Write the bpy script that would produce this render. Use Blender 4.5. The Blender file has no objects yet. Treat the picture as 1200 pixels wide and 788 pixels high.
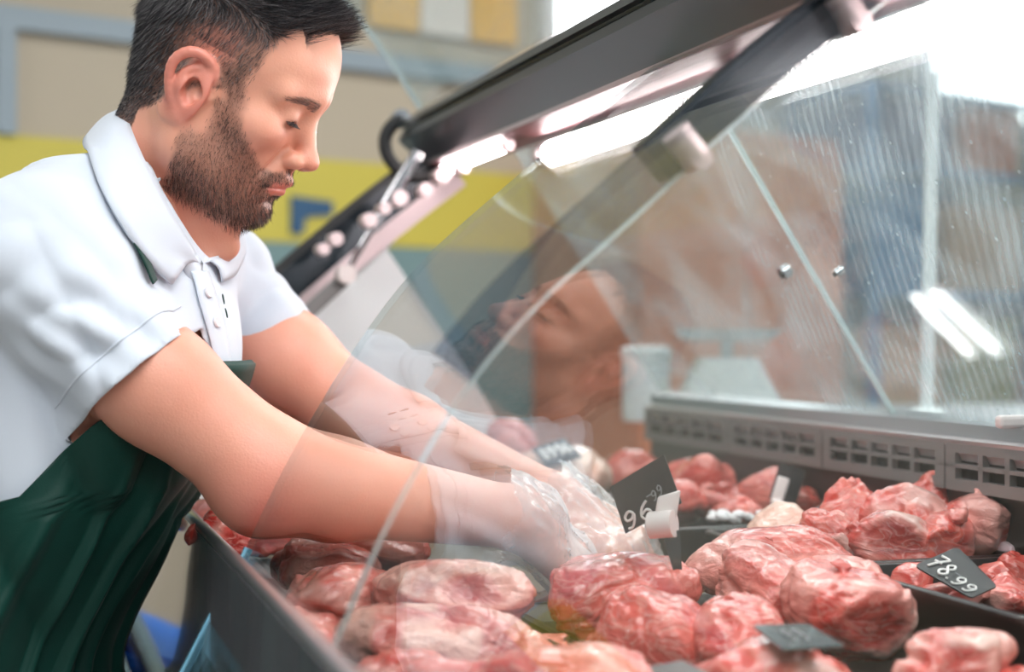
import bpy, bmesh, math, random
import numpy as np
from mathutils import Vector, Matrix
random.seed(7)
scene = bpy.context.scene
COL = scene.collection
F_PX = 1800.0; CAM_Z = 1.2

def P(px, py, Y):
    """world point seen at pixel (px,py) of the 1200x788 frame at depth Y"""
    return np.array([(px-600)/F_PX*Y, Y, CAM_Z+(394-py)/F_PX*Y])
CA = np.array([-0.3086, 0.9512, 0]); CB = np.array([0.9512, 0.3086, 0])
def C(s, b, z):
    """display-case coordinates: s along the counter, b from its front to its back, z up"""
    return np.array([-0.245, 1.4, 0]) + CA*s + CB*b + np.array([0, 0, z])
CASE_ROT = math.atan2(CB[1], CB[0])

# ------------------------------------------------------------------ objects
def link(o, parent=None):
    COL.objects.link(o)
    if parent is not None:
        o.parent = parent
        o.matrix_parent_inverse = parent.matrix_world.inverted() if parent.type == 'EMPTY' and False else Matrix()
    return o
def tag(o, label=None, cat=None, group=None, kind=None):
    if label: o['label'] = label
    if cat: o['category'] = cat
    if group: o['group'] = group
    if kind: o['kind'] = kind
    return o
def empty(name, loc, rz=0, label=None, cat=None, group=None):
    o = bpy.data.objects.new(name, None); COL.objects.link(o)
    o.empty_display_size = .05
    o.location = Vector(loc); o.rotation_euler = (0, 0, rz)
    tag(o, label, cat, group)
    o['_m'] = [v for r in (Matrix.Translation(Vector(loc)) @ Matrix.Rotation(rz, 4, 'Z')) for v in r]
    return o
def wmat(o):
    if o is None: return Matrix()
    if '_m' in o:
        v = list(o['_m']); return Matrix([v[0:4], v[4:8], v[8:12], v[12:16]])
    return wmat(o.parent) @ o.matrix_basis if o.parent else o.matrix_basis.copy()
def add(name, verts, faces, mats, parent=None, smooth=True, local=False, fmat=None, origin=None):
    """link one mesh; verts are world coordinates unless local"""
    v = np.asarray(verts, dtype=np.float64).reshape(-1, 3)
    if parent is not None and not local:
        M = np.array(wmat(parent).inverted())
        v = v @ M[:3, :3].T + M[:3, 3]
    loc = None
    if parent is None and not local:
        loc = np.array([(v[:, 0].min()+v[:, 0].max())/2, (v[:, 1].min()+v[:, 1].max())/2, v[:, 2].min()]) if origin is None else np.asarray(origin)
        v = v - loc
    me = bpy.data.meshes.new(name)
    if isinstance(faces, np.ndarray):
        n = len(faces); k = faces.shape[1]
        me.vertices.add(len(v)); me.vertices.foreach_set('co', v.astype(np.float32).ravel())
        me.loops.add(n*k); me.loops.foreach_set('vertex_index', faces.astype(np.int32).ravel())
        me.polygons.add(n); me.polygons.foreach_set('loop_start', np.arange(0, n*k, k, dtype=np.int32))
        me.polygons.foreach_set('loop_total', np.full(n, k, dtype=np.int32))
        me.update(calc_edges=True); me.validate()
    else:
        me.from_pydata([tuple(x) for x in v], [], faces); me.update()
    for m in (mats if isinstance(mats, (list, tuple)) else [mats]): me.materials.append(m)
    if fmat is not None: me.polygons.foreach_set('material_index', np.asarray(fmat, dtype=np.int32))
    me.polygons.foreach_set('use_smooth', np.full(len(me.polygons), bool(smooth)))
    o = bpy.data.objects.new(name, me); COL.objects.link(o)
    if parent is not None: o.parent = parent
    if loc is not None: o.location = Vector(loc)
    return o
def attr(o, name, arr):
    """per-vertex colour attribute (pigment masks)"""
    a = o.data.color_attributes.new(name, 'FLOAT_COLOR', 'POINT')
    arr = np.asarray(arr, dtype=np.float32)
    if arr.ndim == 1: arr = np.stack([arr]*3, 1)
    out = np.ones((len(arr), 4), np.float32); out[:, :arr.shape[1]] = arr
    a.data.foreach_set('color', out.ravel())

class MB:
    """collects shapes in world space for one mesh"""
    def __init__(s): s.v = []; s.f = []; s.m = []; s.mi = 0
    def mesh(s, v, f):
        n = len(s.v); s.v += [tuple(float(c) for c in x) for x in v]
        s.f += [tuple(i+n for i in q) for q in f]; s.m += [s.mi]*len(f); return s
    def box(s, c, ex, ey, ez, bev=0.0):
        """box centred at c with half-axis vectors ex,ey,ez; bevelled"""
        bm = bmesh.new(); bmesh.ops.create_cube(bm, size=2)
        ex, ey, ez, c = map(lambda q: np.asarray(q, float), (ex, ey, ez, c))
        L = [np.linalg.norm(q) for q in (ex, ey, ez)]
        for vv in bm.verts: vv.co = Vector((vv.co.x*L[0], vv.co.y*L[1], vv.co.z*L[2]))
        if bev > 0: bmesh.ops.bevel(bm, geom=bm.edges[:], offset=min(bev, min(L)*.8), segments=2, affect='EDGES', profile=.5)
        u = [ex/L[0], ey/L[1], ez/L[2]]
        bm.verts.index_update()
        v = [c+u[0]*q.co.x+u[1]*q.co.y+u[2]*q.co.z for q in bm.verts]
        flip = np.dot(np.cross(u[0], u[1]), u[2]) < 0
        f = [tuple(q.index for q in (reversed(ff.verts) if flip else ff.verts)) for ff in bm.faces]
        bm.free(); return s.mesh(v, f)
    def tube(s, pts, r, n=12, cap=True, ry=None):
        """tube along pts; r scalar or list"""
        pts = [np.asarray(p, float) for p in pts]
        rr = r if isinstance(r, (list, tuple, np.ndarray)) else [r]*len(pts)
        V = []; F = []; up = None
        for i, p in enumerate(pts):
            d = pts[min(i+1, len(pts)-1)] - pts[max(i-1, 0)]; d = d/(np.linalg.norm(d)+1e-12)
            if up is None:
                up = np.array([0, 0, 1.]) if abs(d[2]) < .9 else np.array([1., 0, 0])
            a = up - d*np.dot(up, d); a /= np.linalg.norm(a); b = np.cross(d, a); up = a
            for k in range(n):
                t = 2*math.pi*k/n
                V.append(p+(a*math.cos(t)*(ry if ry else 1)+b*math.sin(t))*rr[i])
        for i in range(len(pts)-1):
            for k in range(n):
                F.append((i*n+k, i*n+(k+1) % n, (i+1)*n+(k+1) % n, (i+1)*n+k))
        if cap:
            F.append(tuple(range(n))[::-1]); F.append(tuple((len(pts)-1)*n+k for k in range(n)))
        return s.mesh(V, F)
    def prism(s, poly, d, closed=True):
        """extrude a closed 3-D polygon by vector d"""
        poly = [np.asarray(p, float) for p in poly]; d = np.asarray(d, float); n = len(poly)
        V = poly+[p+d for p in poly]
        F = [(i, (i+1) % n, n+(i+1) % n, n+i) for i in range(n)]
        F += [tuple(range(n))[::-1], tuple(range(n, 2*n))]
        return s.mesh(V, F)
    def sheet(s, prof0, prof1, th):
        """thick sheet between two profile polylines (lists of points), thickness vectors th per point"""
        n = len(prof0); V = []; F = []
        for p, q, t in zip(prof0, prof1, th): V += [p, q, np.asarray(p)+t, np.asarray(q)+t]
        for i in range(n-1):
            a = 4*i; b = a+4
            F += [(a, a+1, b+1, b), (a+2, b+2, b+3, a+3), (a, b, b+2, a+2), (a+1, a+3, b+3, b+1)]
        F += [(0, 2, 3, 1), (4*n-4, 4*n-3, 4*n-1, 4*n-2)]
        return s.mesh(V, F)
    def build(s, name, mats, parent=None, smooth=False, fix=True):
        o = add(name, s.v, s.f, mats, parent, smooth, fmat=s.m)
        if fix:
            bm = bmesh.new(); bm.from_mesh(o.data); bmesh.ops.recalc_face_normals(bm, faces=bm.faces); bm.to_mesh(o.data); bm.free()
        if smooth:
            try: o.data.shade_smooth_by_angle = None
            except Exception: pass
            md = o.modifiers.new('e', 'EDGE_SPLIT'); md.split_angle = math.radians(38)
        return o

# ------------------------------------------------------------------ distance fields
def nrm(v): v = np.asarray(v, float); return v/np.linalg.norm(v)
def smin(a, b, k):
    h = np.clip(.5+.5*(b-a)/k, 0, 1); return b+(a-b)*h-k*h*(1-h)
def smax(a, b, k): return -smin(-a, -b, k)
def ell(p, c, r):
    q = (p-np.asarray(c)); r = np.asarray(r, float)
    k0 = np.sqrt(((q/r)**2).sum(1)); k1 = np.sqrt(((q/(r*r))**2).sum(1))+1e-9
    return k0*(k0-1)/k1
def sph(p, c, r): return np.sqrt(((p-np.asarray(c))**2).sum(1))-r
def cone(p, a, b, ra, rb):
    """capsule with linearly varying radius"""
    a = np.asarray(a, float); b = np.asarray(b, float); ba = b-a; pa = p-a
    h = np.clip(pa@ba/ba.dot(ba), 0, 1)
    return np.sqrt(((pa-h[:, None]*ba)**2).sum(1))-(ra+(rb-ra)*h)
def chain(p, pts, rs, k=.0):
    d = None
    for i in range(len(pts)-1):
        e = cone(p, pts[i], pts[i+1], rs[i], rs[i+1])
        d = e if d is None else (smin(d, e, k) if k > 0 else np.minimum(d, e))
    return d
def _hash(ix, iy, iz, seed):
    h = (ix.astype(np.int64)*374761393+iy.astype(np.int64)*668265263+iz.astype(np.int64)*2147483647+seed*1274126177) & 0xffffffff
    h = ((h ^ (h >> 13))*1274126177) & 0xffffffff
    h = (h ^ (h >> 16)) & 0xffffffff
    return h.astype(np.float64)/4294967295.0*2-1
def noise(p, scale=1., seed=0):
    """value noise, -1..1"""
    q = p*scale; i = np.floor(q).astype(np.int64); f = q-i; u = f*f*f*(f*(f*6-15)+10)
    x, y, z = i[:, 0], i[:, 1], i[:, 2]; r = 0
    for dx in (0, 1):
        wx = u[:, 0] if dx else 1-u[:, 0]
        for dy in (0, 1):
            wy = u[:, 1] if dy else 1-u[:, 1]
            for dz in (0, 1):
                wz = u[:, 2] if dz else 1-u[:, 2]
                r = r+wx*wy*wz*_hash(x+dx, y+dy, z+dz, seed)
    return r
def fbm(p, scale, seed=0, oct=3):
    a = 1; r = 0; t = 0
    for i in range(oct):
        r = r+a*noise(p, scale*2**i, seed+i*17); t += a; a *= .5
    return r/t
def sstep(a, b, x):
    t = np.clip((x-a)/(b-a), 0, 1); return t*t*(3-2*t)

_COR = np.array([[i, j, k] for i in (0, 1) for j in (0, 1) for k in (0, 1)])
_EDG = [(a, b) for a in range(8) for b in range(a+1, 8) if np.abs(_COR[a]-_COR[b]).sum() == 1]
def nets(f, lo, hi, h, lip=1.5):
    """surface nets of the zero set of f (sparse evaluation)"""
    B = 4; lo = np.asarray(lo, float); hi = np.asarray(hi, float)
    nb = np.maximum(2, np.ceil((hi-lo)/(h*B)).astype(int)); N = nb*B
    bc = np.stack(np.meshgrid(*[np.arange(n) for n in nb], indexing='ij'), -1).reshape(-1, 3)
    dc = f(lo+(bc+.5)*h*B)
    near = np.abs(dc) < h*B*.87*lip+h*2
    near = near.reshape(nb)
    val = np.repeat(np.repeat(np.repeat(dc.reshape(nb), B, 0), B, 1), B, 2)
    m = np.repeat(np.repeat(np.repeat(near, B, 0), B, 1), B, 2)
    idx = np.argwhere(m)
    out = np.empty(len(idx))
    for c in range(0, len(idx), 400000):
        out[c:c+400000] = f(lo+idx[c:c+400000]*h)
    val[m] = out
    s = val < 0
    A = s[:-1, :-1, :-1]; anyv = A.copy(); allv = A.copy()
    for c in _COR[1:]:
        t = s[c[0]:N[0]-1+c[0], c[1]:N[1]-1+c[1], c[2]:N[2]-1+c[2]]; anyv |= t; allv &= t
    act = anyv & ~allv
    ci = np.argwhere(act)
    vid = -np.ones(act.shape, np.int64); vid[act] = np.arange(len(ci))
    cv = np.stack([val[ci[:, 0]+c[0], ci[:, 1]+c[1], ci[:, 2]+c[2]] for c in _COR], 1)
    acc = np.zeros((len(ci), 3)); cnt = np.zeros(len(ci))
    for a, b in _EDG:
        x = (cv[:, a] < 0) != (cv[:, b] < 0)
        t = cv[:, a]/np.where(x, cv[:, a]-cv[:, b], 1)
        pt = _COR[a]+(t[:, None])*(_COR[b]-_COR[a])
        acc[x] += pt[x]; cnt[x] += 1
    V = lo+(ci+acc/cnt[:, None])*h
    Q = []
    for ax in range(3):
        o1, o2 = [(1, 2), (2, 0), (0, 1)][ax]
        sl0 = [slice(None)]*3; sl1 = [slice(None)]*3
        sl0[ax] = slice(0, -1); sl1[ax] = slice(1, None)
        a = s[tuple(sl0)]; b = s[tuple(sl1)]
        e = np.argwhere(a != b)
        ok = (e[:, o1] > 0) & (e[:, o2] > 0) & (e[:, o1] < N[o1]-1) & (e[:, o2] < N[o2]-1) & (e[:, ax] < N[ax]-1)
        e = e[ok]; inside = a[e[:, 0], e[:, 1], e[:, 2]]
        def vv(d1, d2):
            q = e.copy(); q[:, o1] -= d1; q[:, o2] -= d2
            return vid[q[:, 0], q[:, 1], q[:, 2]]
        q = np.stack([vv(1, 1), vv(0, 1), vv(0, 0), vv(1, 0)], 1)
        q[~inside] = q[~inside][:, ::-1]
        Q.append(q)
    Q = np.concatenate(Q); Q = Q[(Q >= 0).all(1)]
    return V, Q
def grad(f, p, e=.0008):
    g = np.stack([f(p+np.eye(3)[i]*e)-f(p-np.eye(3)[i]*e) for i in range(3)], 1)
    return g/(np.linalg.norm(g, axis=1)[:, None]+1e-12)
def keep_faces(V, Q, mask):
    """drop faces with any vertex outside mask, compact"""
    Q = Q[mask[Q].all(1)]; u, inv = np.unique(Q, return_inverse=True)
    return V[u], inv.reshape(Q.shape)
def basis(fwd, up=(0, 0, 1)):
    x = nrm(fwd); z = np.asarray(up, float); z = nrm(z-x*z.dot(x)); y = np.cross(z, x)
    return np.stack([x, y, z], 1)     # columns: local axes in world
def rot(deg, ax):
    return np.array(Matrix.Rotation(math.radians(deg), 3, ax))
# ------------------------------------------------------------------ materials
def nt(name):
    m = bpy.data.materials.new(name); m.use_nodes = True
    t = m.node_tree; t.nodes.clear()
    out = t.nodes.new('ShaderNodeOutputMaterial'); return m, t, out
def N(t, typ, **kw):
    n = t.nodes.new('ShaderNode'+typ)
    for k, v in kw.items():
        if k in n.inputs:
            n.inputs[k].default_value = v
        else: setattr(n, k, v)
    return n
def L(t, a, b): t.links.new(a, b)
def rgba(c): return (c[0], c[1], c[2], 1)
def hexs(r, g, b):
    """sRGB 0-255 to linear"""
    return tuple(((x/255)/12.92 if x/255 <= .04045 else ((x/255+.055)/1.055)**2.4) for x in (r, g, b))
def plain(name, col, rough=.5, metal=0., spec=.5, coat=0., bump=0., bscale=200., var=0., vscale=8., sheen=0.):
    m, t, out = nt(name)
    b = N(t, 'BsdfPrincipled'); b.inputs['Base Color'].default_value = rgba(col)
    b.inputs['Roughness'].default_value = rough; b.inputs['Metallic'].default_value = metal
    b.inputs['Specular IOR Level'].default_value = spec; b.inputs['Coat Weight'].default_value = coat
    b.inputs['Sheen Weight'].default_value = sheen
    L(t, b.outputs[0], out.inputs[0])
    tc = N(t, 'TexCoord')
    if var > 0:
        n = N(t, 'TexNoise'); n.inputs['Scale'].default_value = vscale; n.inputs['Detail'].default_value = 4
        L(t, tc.outputs['Object'], n.inputs['Vector'])
        mx = N(t, 'MixRGB'); mx.inputs[1].default_value = rgba([c*(1-var) for c in col]); mx.inputs[2].default_value = rgba([min(1, c*(1+var)) for c in col])
        L(t, n.outputs['Fac'], mx.inputs[0]); L(t, mx.outputs[0], b.inputs['Base Color'])
    if bump > 0:
        n = N(t, 'TexNoise'); n.inputs['Scale'].default_value = bscale; n.inputs['Detail'].default_value = 3
        L(t, tc.outputs['Object'], n.inputs['Vector'])
        bp = N(t, 'Bump'); bp.inputs['Strength'].default_value = bump; bp.inputs['Distance'].default_value = .002
        L(t, n.outputs['Fac'], bp.inputs['Height']); L(t, bp.outputs[0], b.inputs['Normal'])
    return m
def emit(name, col, s):
    m, t, out = nt(name); e = N(t, 'Emission'); e.inputs[0].default_value = rgba(col); e.inputs[1].default_value = s
    L(t, e.outputs[0], out.inputs[0]); return m
def glass(name, boost=1.0, dirt=0.0, tint=(.97, .99, .985), streak=False, rough=0.0, dirtcol=(.85, .92, .95)):
    """thin pane: see-through with angle dependent reflection; dirt = smears lying on the pane"""
    m, t, out = nt(name)
    g = N(t, 'NewGeometry')
    d = N(t, 'VectorMath', operation='DOT_PRODUCT'); L(t, g.outputs['Incoming'], d.inputs[0]); L(t, g.outputs['Normal'], d.inputs[1])
    a = N(t, 'Math', operation='ABSOLUTE'); L(t, d.outputs['Value'], a.inputs[0])
    o = N(t, 'Math', operation='SUBTRACT'); o.inputs[0].default_value = 1; L(t, a.outputs[0], o.inputs[1])
    pw = N(t, 'Math', operation='POWER'); L(t, o.outputs[0], pw.inputs[0]); pw.inputs[1].default_value = 5
    ml = N(t, 'Math', operation='MULTIPLY_ADD'); L(t, pw.outputs[0], ml.inputs[0]); ml.inputs[1].default_value = .96*boost; ml.inputs[2].default_value = .04*boost
    ml.use_clamp = True
    tr = N(t, 'BsdfTransparent'); tr.inputs[0].default_value = rgba(tint)
    gl = N(t, 'BsdfGlossy'); gl.inputs['Roughness'].default_value = rough
    mx = N(t, 'MixShader'); L(t, ml.outputs[0], mx.inputs[0]); L(t, tr.outputs[0], mx.inputs[1]); L(t, gl.outputs[0], mx.inputs[2])
    last = mx
    if dirt > 0:
        tc = N(t, 'TexCoord')
        mp = N(t, 'Mapping'); mp.inputs['Scale'].default_value = (2.2, 2.2, 2.2); L(t, tc.outputs['Object'], mp.inputs[0])
        n1 = N(t, 'TexNoise'); n1.inputs['Scale'].default_value = 2.5; n1.inputs['Detail'].default_value = 5; n1.inputs['Distortion'].default_value = 1.2
        L(t, mp.outputs[0], n1.inputs['Vector'])
        r1 = N(t, 'ValToRGB'); r1.color_ramp.elements[0].position = .36; r1.color_ramp.elements[1].position = .74
        L(t, n1.outputs['Fac'], r1.inputs[0])
        w = N(t, 'TexWave'); w.wave_type = 'RINGS'; w.rings_direction = 'SPHERICAL'; w.inputs['Scale'].default_value = 14; w.inputs['Distortion'].default_value = 1.6; w.inputs['Detail'].default_value = 3; w.inputs['Detail Scale'].default_value = 1.2
        L(t, mp.outputs[0], w.inputs['Vector'])
        r2 = N(t, 'ValToRGB'); r2.color_ramp.elements[0].position = .3; r2.color_ramp.elements[1].position = 1
        L(t, w.outputs['Fac'], r2.inputs[0])
        vo = N(t, 'TexVoronoi'); vo.inputs['Scale'].default_value = 38; L(t, tc.outputs['Object'], vo.inputs['Vector'])
        r3 = N(t, 'ValToRGB'); r3.color_ramp.elements[0].position = .06; r3.color_ramp.elements[0].color = (1, 1, 1, 1); r3.color_ramp.elements[1].position = .1; r3.color_ramp.elements[1].color = (0, 0, 0, 1)
        L(t, vo.outputs['Distance'], r3.inputs[0])
        m1 = N(t, 'Math', operation='MULTIPLY_ADD'); L(t, r2.outputs[0], m1.inputs[0]); m1.inputs[1].default_value = .45; m1.inputs[2].default_value = .45
        m2 = N(t, 'Math', operation='MULTIPLY'); L(t, r1.outputs[0], m2.inputs[0]); L(t, m1.outputs[0], m2.inputs[1])
        m3 = N(t, 'Math', operation='MULTIPLY_ADD'); L(t, r3.outputs[0], m3.inputs[0]); m3.inputs[1].default_value = .7; L(t, m2.outputs[0], m3.inputs[2])
        m4 = N(t, 'Math', operation='MULTIPLY_ADD'); L(t, m3.outputs[0], m4.inputs[0]); m4.inputs[1].default_value = dirt; m4.inputs[2].default_value = dirt*.14; m4.use_clamp = True
        df = N(t, 'BsdfDiffuse'); df.inputs[0].default_value = rgba(dirtcol)
        tl = N(t, 'BsdfTranslucent'); tl.inputs[0].default_value = rgba(dirtcol)
        ad = N(t, 'MixShader'); ad.inputs[0].default_value = .5; L(t, df.outputs[0], ad.inputs[1]); L(t, tl.outputs[0], ad.inputs[2])
        m5 = N(t, 'MixShader'); L(t, m4.outputs[0], m5.inputs[0]); L(t, mx.outputs[0], m5.inputs[1]); L(t, ad.outputs[0], m5.inputs[2])
        last = m5
    L(t, last.outputs[0], out.inputs[0]); return m

M = {}
M['black_plastic'] = plain('black_plastic', hexs(26, 25, 28), .28, spec=.5, bump=.03, bscale=60)
M['dark_gray'] = plain('dark_gray_metal', hexs(70, 78, 84), .32, .7, bump=.03, bscale=40)
M['deck'] = plain('dark_deck', hexs(48, 46, 48), .4, .2, var=.2)
M['steel'] = plain('brushed_steel', hexs(190, 190, 194), .28, .9, bump=.05, bscale=90)
M['steel_light'] = plain('pale_steel', hexs(205, 203, 205), .35, .5, var=.05)
M['chrome'] = plain('chrome', hexs(215, 215, 220), .12, 1.)
M['alu'] = plain('anodised_rail', hexs(96, 104, 110), .3, .75)
M['alu_dark'] = plain('dark_rail', hexs(30, 40, 48), .22, .35)
M['pinkmetal'] = plain('pale_frame_metal', hexs(226, 206, 208), .42, .35)
M['rubber'] = plain('dark_rubber', hexs(42, 44, 46), .5)
M['white_panel'] = plain('white_enamel', hexs(246, 250, 252), .35)
M['gloss_dark'] = plain('dark_glossy_front', hexs(120, 120, 126), .12, .35, spec=.9, coat=.6, var=.35, vscale=5)
M['hole'] = plain('slot_dark', hexs(22, 22, 24), .7)
M['grille'] = plain('grille_gray', hexs(132, 130, 130), .4, .3, var=.05)
M['edge'] = plain('polished_glass_edge', hexs(226, 242, 244), .15, 0., spec=1., coat=1.)
M['rim'] = glass('glass_rim', 1.2, tint=(.86, .93, .94))
M['tube'] = emit('lamp_tube', (1., .90, .89), 30.)
M['tube_gap'] = plain('tube_gap', hexs(232, 176, 178), .4)
M['soffit'] = plain('soffit_pink_reflection', hexs(84, 44, 48), .42, .4)  # pink reflection of the meat is put into this colour
M['smoke'] = glass('tinted_strip', .9, tint=(.70, .74, .80))
M['clip_white'] = plain('white_clip_plastic', hexs(238, 226, 224), .3)
M['tag_black'] = plain('black_price_card', hexs(38, 40, 44), .38, bump=.03, bscale=300)
M['tag_blue'] = plain('glossy_price_card', hexs(52, 62, 66), .16, spec=1., coat=1.)
M['chalk'] = plain('chalk_white', hexs(238, 238, 236), .8)
M['front_glass'] = glass('front_glass', .9)
M['raised_glass'] = glass('raised_glass', 1.1, dirt=.10)
M['divider_glass'] = glass('divider_glass', .7, dirt=.03, tint=(.96, .985, .985))
M['rear_glass'] = glass('rear_glass', .9, dirt=.42, dirtcol=(.80, .92, .98))
# ------------------------------------------------------------------ camera, world
cd = bpy.data.cameras.new('camera'); cam = bpy.data.objects.new('camera', cd); COL.objects.link(cam)
cam.location = (0, 0, CAM_Z); cam.rotation_euler = (math.radians(90), 0, 0)
cd.sensor_width = 36; cd.lens = 54; cd.clip_start = .05
cd.dof.use_dof = True; cd.dof.focus_distance = 1.52; cd.dof.aperture_fstop = 2.6
scene.camera = cam
w = bpy.data.worlds.new('world'); scene.world = w; w.use_nodes = True
bg = w.node_tree.nodes['Background']; bg.inputs[0].default_value = (.90, .96, 1.0, 1); bg.inputs[1].default_value = .36
vs = scene.view_settings; vs.view_transform = 'Standard'; vs.look = 'None'; vs.exposure = 0.5; vs.gamma = 1; vs.use_curve_mapping = False
scene.cycles.max_bounces = 10; scene.cycles.transparent_max_bounces = 24; scene.cycles.diffuse_bounces = 3; scene.cycles.glossy_bounces = 4
scene.cycles.use_denoising = True; scene.cycles.caustics_reflective = False; scene.cycles.caustics_refractive = False

# ------------------------------------------------------------------ room
WD = np.array([.8, .6, 0]); WN = np.array([.6, -.8, 0]); W0 = np.array([-1.33, 4.0, 0])
def Wl(t, z, n=0.): return W0+WD*t+WN*n+np.array([0, 0, z])
UZ = np.array([0, 0, 1.])
M['floor'] = plain('floor_tile', hexs(196, 192, 184), .3, var=.1)
M['wall'] = plain('beige_wall', hexs(188, 178, 158), .7, var=.03, vscale=2)
M['wall_side'] = plain('greyish_wall', hexs(150, 140, 132), .7, var=.12, vscale=3)
M['yellow'] = plain('yellow_band', hexs(206, 194, 84), .5)
M['teal_wall'] = plain('teal_wall', hexs(120, 150, 152), .6)
M['rail_blue'] = plain('bluegrey_rail', hexs(150, 166, 176), .5)
M['ceil'] = plain('ceiling_grey', hexs(84, 88, 92), .8)
m = MB(); m.prism([(-6, -3, -.05), (8, -3, -.05), (8, 12, -.05), (-6, 12, -.05)], (0, 0, .05)); tag(m.build('floor', M['floor']), kind='structure')
wl = MB()
wl.prism([Wl(-3, 0), Wl(8, 0), Wl(8, 3.3), Wl(-3, 3.3)], -WN*.12)
tag(wl.build('wall_back', M['wall']), kind='structure')
for nm, z0, z1, mt, n in (('trim_1', 1.475, 1.725, 'yellow', .012), ('trim_2', 2.0, 2.06, 'rail_blue', .03), ('trim_3', .9, 1.475, 'teal_wall', .008)):
    m = MB(); m.prism([Wl(-3, z0, .0005), Wl(3.2, z0, .0005), Wl(3.2, z1, .0005), Wl(-3, z1, .0005)], WN*n); tag(m.build(nm, M[mt]), kind='structure')
m = MB(); m.prism([Wl(-.02, 1.725, .0005), Wl(.03, 1.725, .0005), Wl(.03, 2.0, .0005), Wl(-.02, 2.0, .0005)], WN*.03); tag(m.build('trim_4', M['rail_blue']), kind='structure')
m = MB(); m.prism([Wl(8, 0), Wl(8, 0)+WN*9, Wl(8, 3.3)+WN*9, Wl(8, 3.3)], WD*.12); tag(m.build('wall_right', M['wall_side']), kind='structure')
M['wall_dim'] = plain('slate_wall', hexs(96, 98, 100), .7, var=.15, vscale=3)
m = MB(); m.prism([Wl(-3, 0), Wl(-3, 0)+WN*4.2, Wl(-3, 3.3)+WN*4.2, Wl(-3, 3.3)], -WD*.12); tag(m.build('wall_left', M['wall_dim']), kind='structure')
m = MB(); m.prism([Wl(-3, 3.3, -.12), Wl(8.1, 3.3, -.12), Wl(8.1, 3.3, 3.0), Wl(-3, 3.3, 3.0)], (0, 0, .1)); tag(m.build('ceiling', M['ceil']), kind='structure')
# window band high on the back wall
M['window_light'] = emit('window_daylight', (.95, .98, 1.), 5.0)
def tcol(px):
    d = np.array([(px-600)/F_PX, 1, 0]); return (d*(W0@WN/(d@WN))-W0)@WD
for nm, ta, tb_ in (('window_1', tcol(640), tcol(862)), ('window_2', tcol(1078), 7.4)):
    m = MB(); m.prism([Wl(ta, 2.12, .002), Wl(tb_, 2.12, .002), Wl(tb_, 3.1, .002), Wl(ta, 3.1, .002)], WN*.02)
    wo = tag(m.build(nm, M['window_light']), kind='structure')
    m = MB()
    for (a, b, e, f) in ((ta-.05, 2.07, tb_+.05, 2.12), (ta-.05, 3.1, tb_+.05, 3.16), (ta-.05, 2.12, ta, 3.1), (tb_, 2.12, tb_+.05, 3.1)):
        m.prism([Wl(a, b, .002), Wl(e, b, .002), Wl(e, f, .002), Wl(a, f, .002)], WN*.06)
    m.build('window_frame', M['white_panel'], wo)
# pale and yellow board above the rail
M['tan'] = plain('warm_yellow', hexs(240, 190, 90), .5); M['cream'] = plain('cream', hexs(236, 230, 220), .5)
ta, tb_ = tcol(425), tcol(600); bd = empty('wall_board', Wl((ta+tb_)/2, 2.14, .0), 0, 'plain yellow and cream board high on the far wall behind the raised glass', 'board')
for k in range(3):
    a = ta+(tb_-ta)*k/3; b = ta+(tb_-ta)*(k+1)/3
    m = MB(); m.prism([Wl(a+.004, 2.14, .002), Wl(b-.004, 2.14, .002), Wl(b-.004, 2.5, .002), Wl(a+.004, 2.5, .002)], WN*.03); m.build('board_panel', M['cream' if k == 1 else 'tan'], bd)
# blue letter on the yellow band
M['navy'] = plain('navy_paint', hexs(52, 92, 128), .5)
c0 = P(356, 238, 4.55)
tt = (c0-W0).dot(WD)
m = MB()
m.prism([Wl(tt-.06, 1.50, .0125), Wl(tt-.02, 1.50, .0125), Wl(tt-.01, 1.55, .0125), Wl(tt+.08, 1.56, .0125), Wl(tt+.08, 1.60, .0125), Wl(tt-.06, 1.61, .0125)], WN*.01)
tag(m.build('wall_sign', M['navy']), 'navy blue painted mark on the yellow band of the far wall', 'sign')

# luminous ceiling panels; the last two are added fill light
M['panel_light'] = emit('ceiling_panel_light', (1., .98, .96), 8.5)
def ceiling_light(c, rz, sx, sy, label):
    t = empty('ceiling_light', c, rz, label, 'ceiling light', 'ceiling light panels')
    m = MB(); m.box((0, 0, .012), (sx, 0, 0), (0, sy, 0), (0, 0, .012)); o = add('diffuser', m.v, m.f, M['panel_light'], t, False, local=True)
    m = MB()
    for a, b, ex, ey in ((0, sy+.015, sx+.03, .015), (0, -sy-.015, sx+.03, .015), (sx+.015, 0, .015, sy), (-sx-.015, 0, .015, sy)):
        m.box((a, b, .02), (ex, 0, 0), (0, ey, 0), (0, 0, .025))
    add('frame', m.v, m.f, M['white_panel'], t, False, local=True)
    for a in (-sx*.7, sx*.7):
        m = MB(); m.tube([(a, 0, .04), (a, 0, .6)], .006, 8); add('hanger', m.v, m.f, M['chrome'], t, True, local=True)
ceiling_light((.4, .5, 2.85), .32, .9, .35, 'luminous white ceiling panel hanging over the meat counter')
ceiling_light((-2.9, 1.6, 2.85), .32, .9, .35, 'luminous white ceiling panel hanging behind the shop assistant')
ceiling_light((2.2, 2.6, 2.9), .32, .9, .35, 'luminous white ceiling panel hanging beyond the rear of the counter')
ceiling_light((.7, 3.2, 3.2), .64, .9, .35, 'unseen luminous panel added to brighten the far wall, close to its window band')  # extra panel, added to lift the brightness of the background wall
ceiling_light((.5, -1.3, 2.75), 0, 1.1, .5, 'unseen luminous panel added behind the camera as frontal fill light')  # extra panel out of view, added as fill for the white end panel
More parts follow.
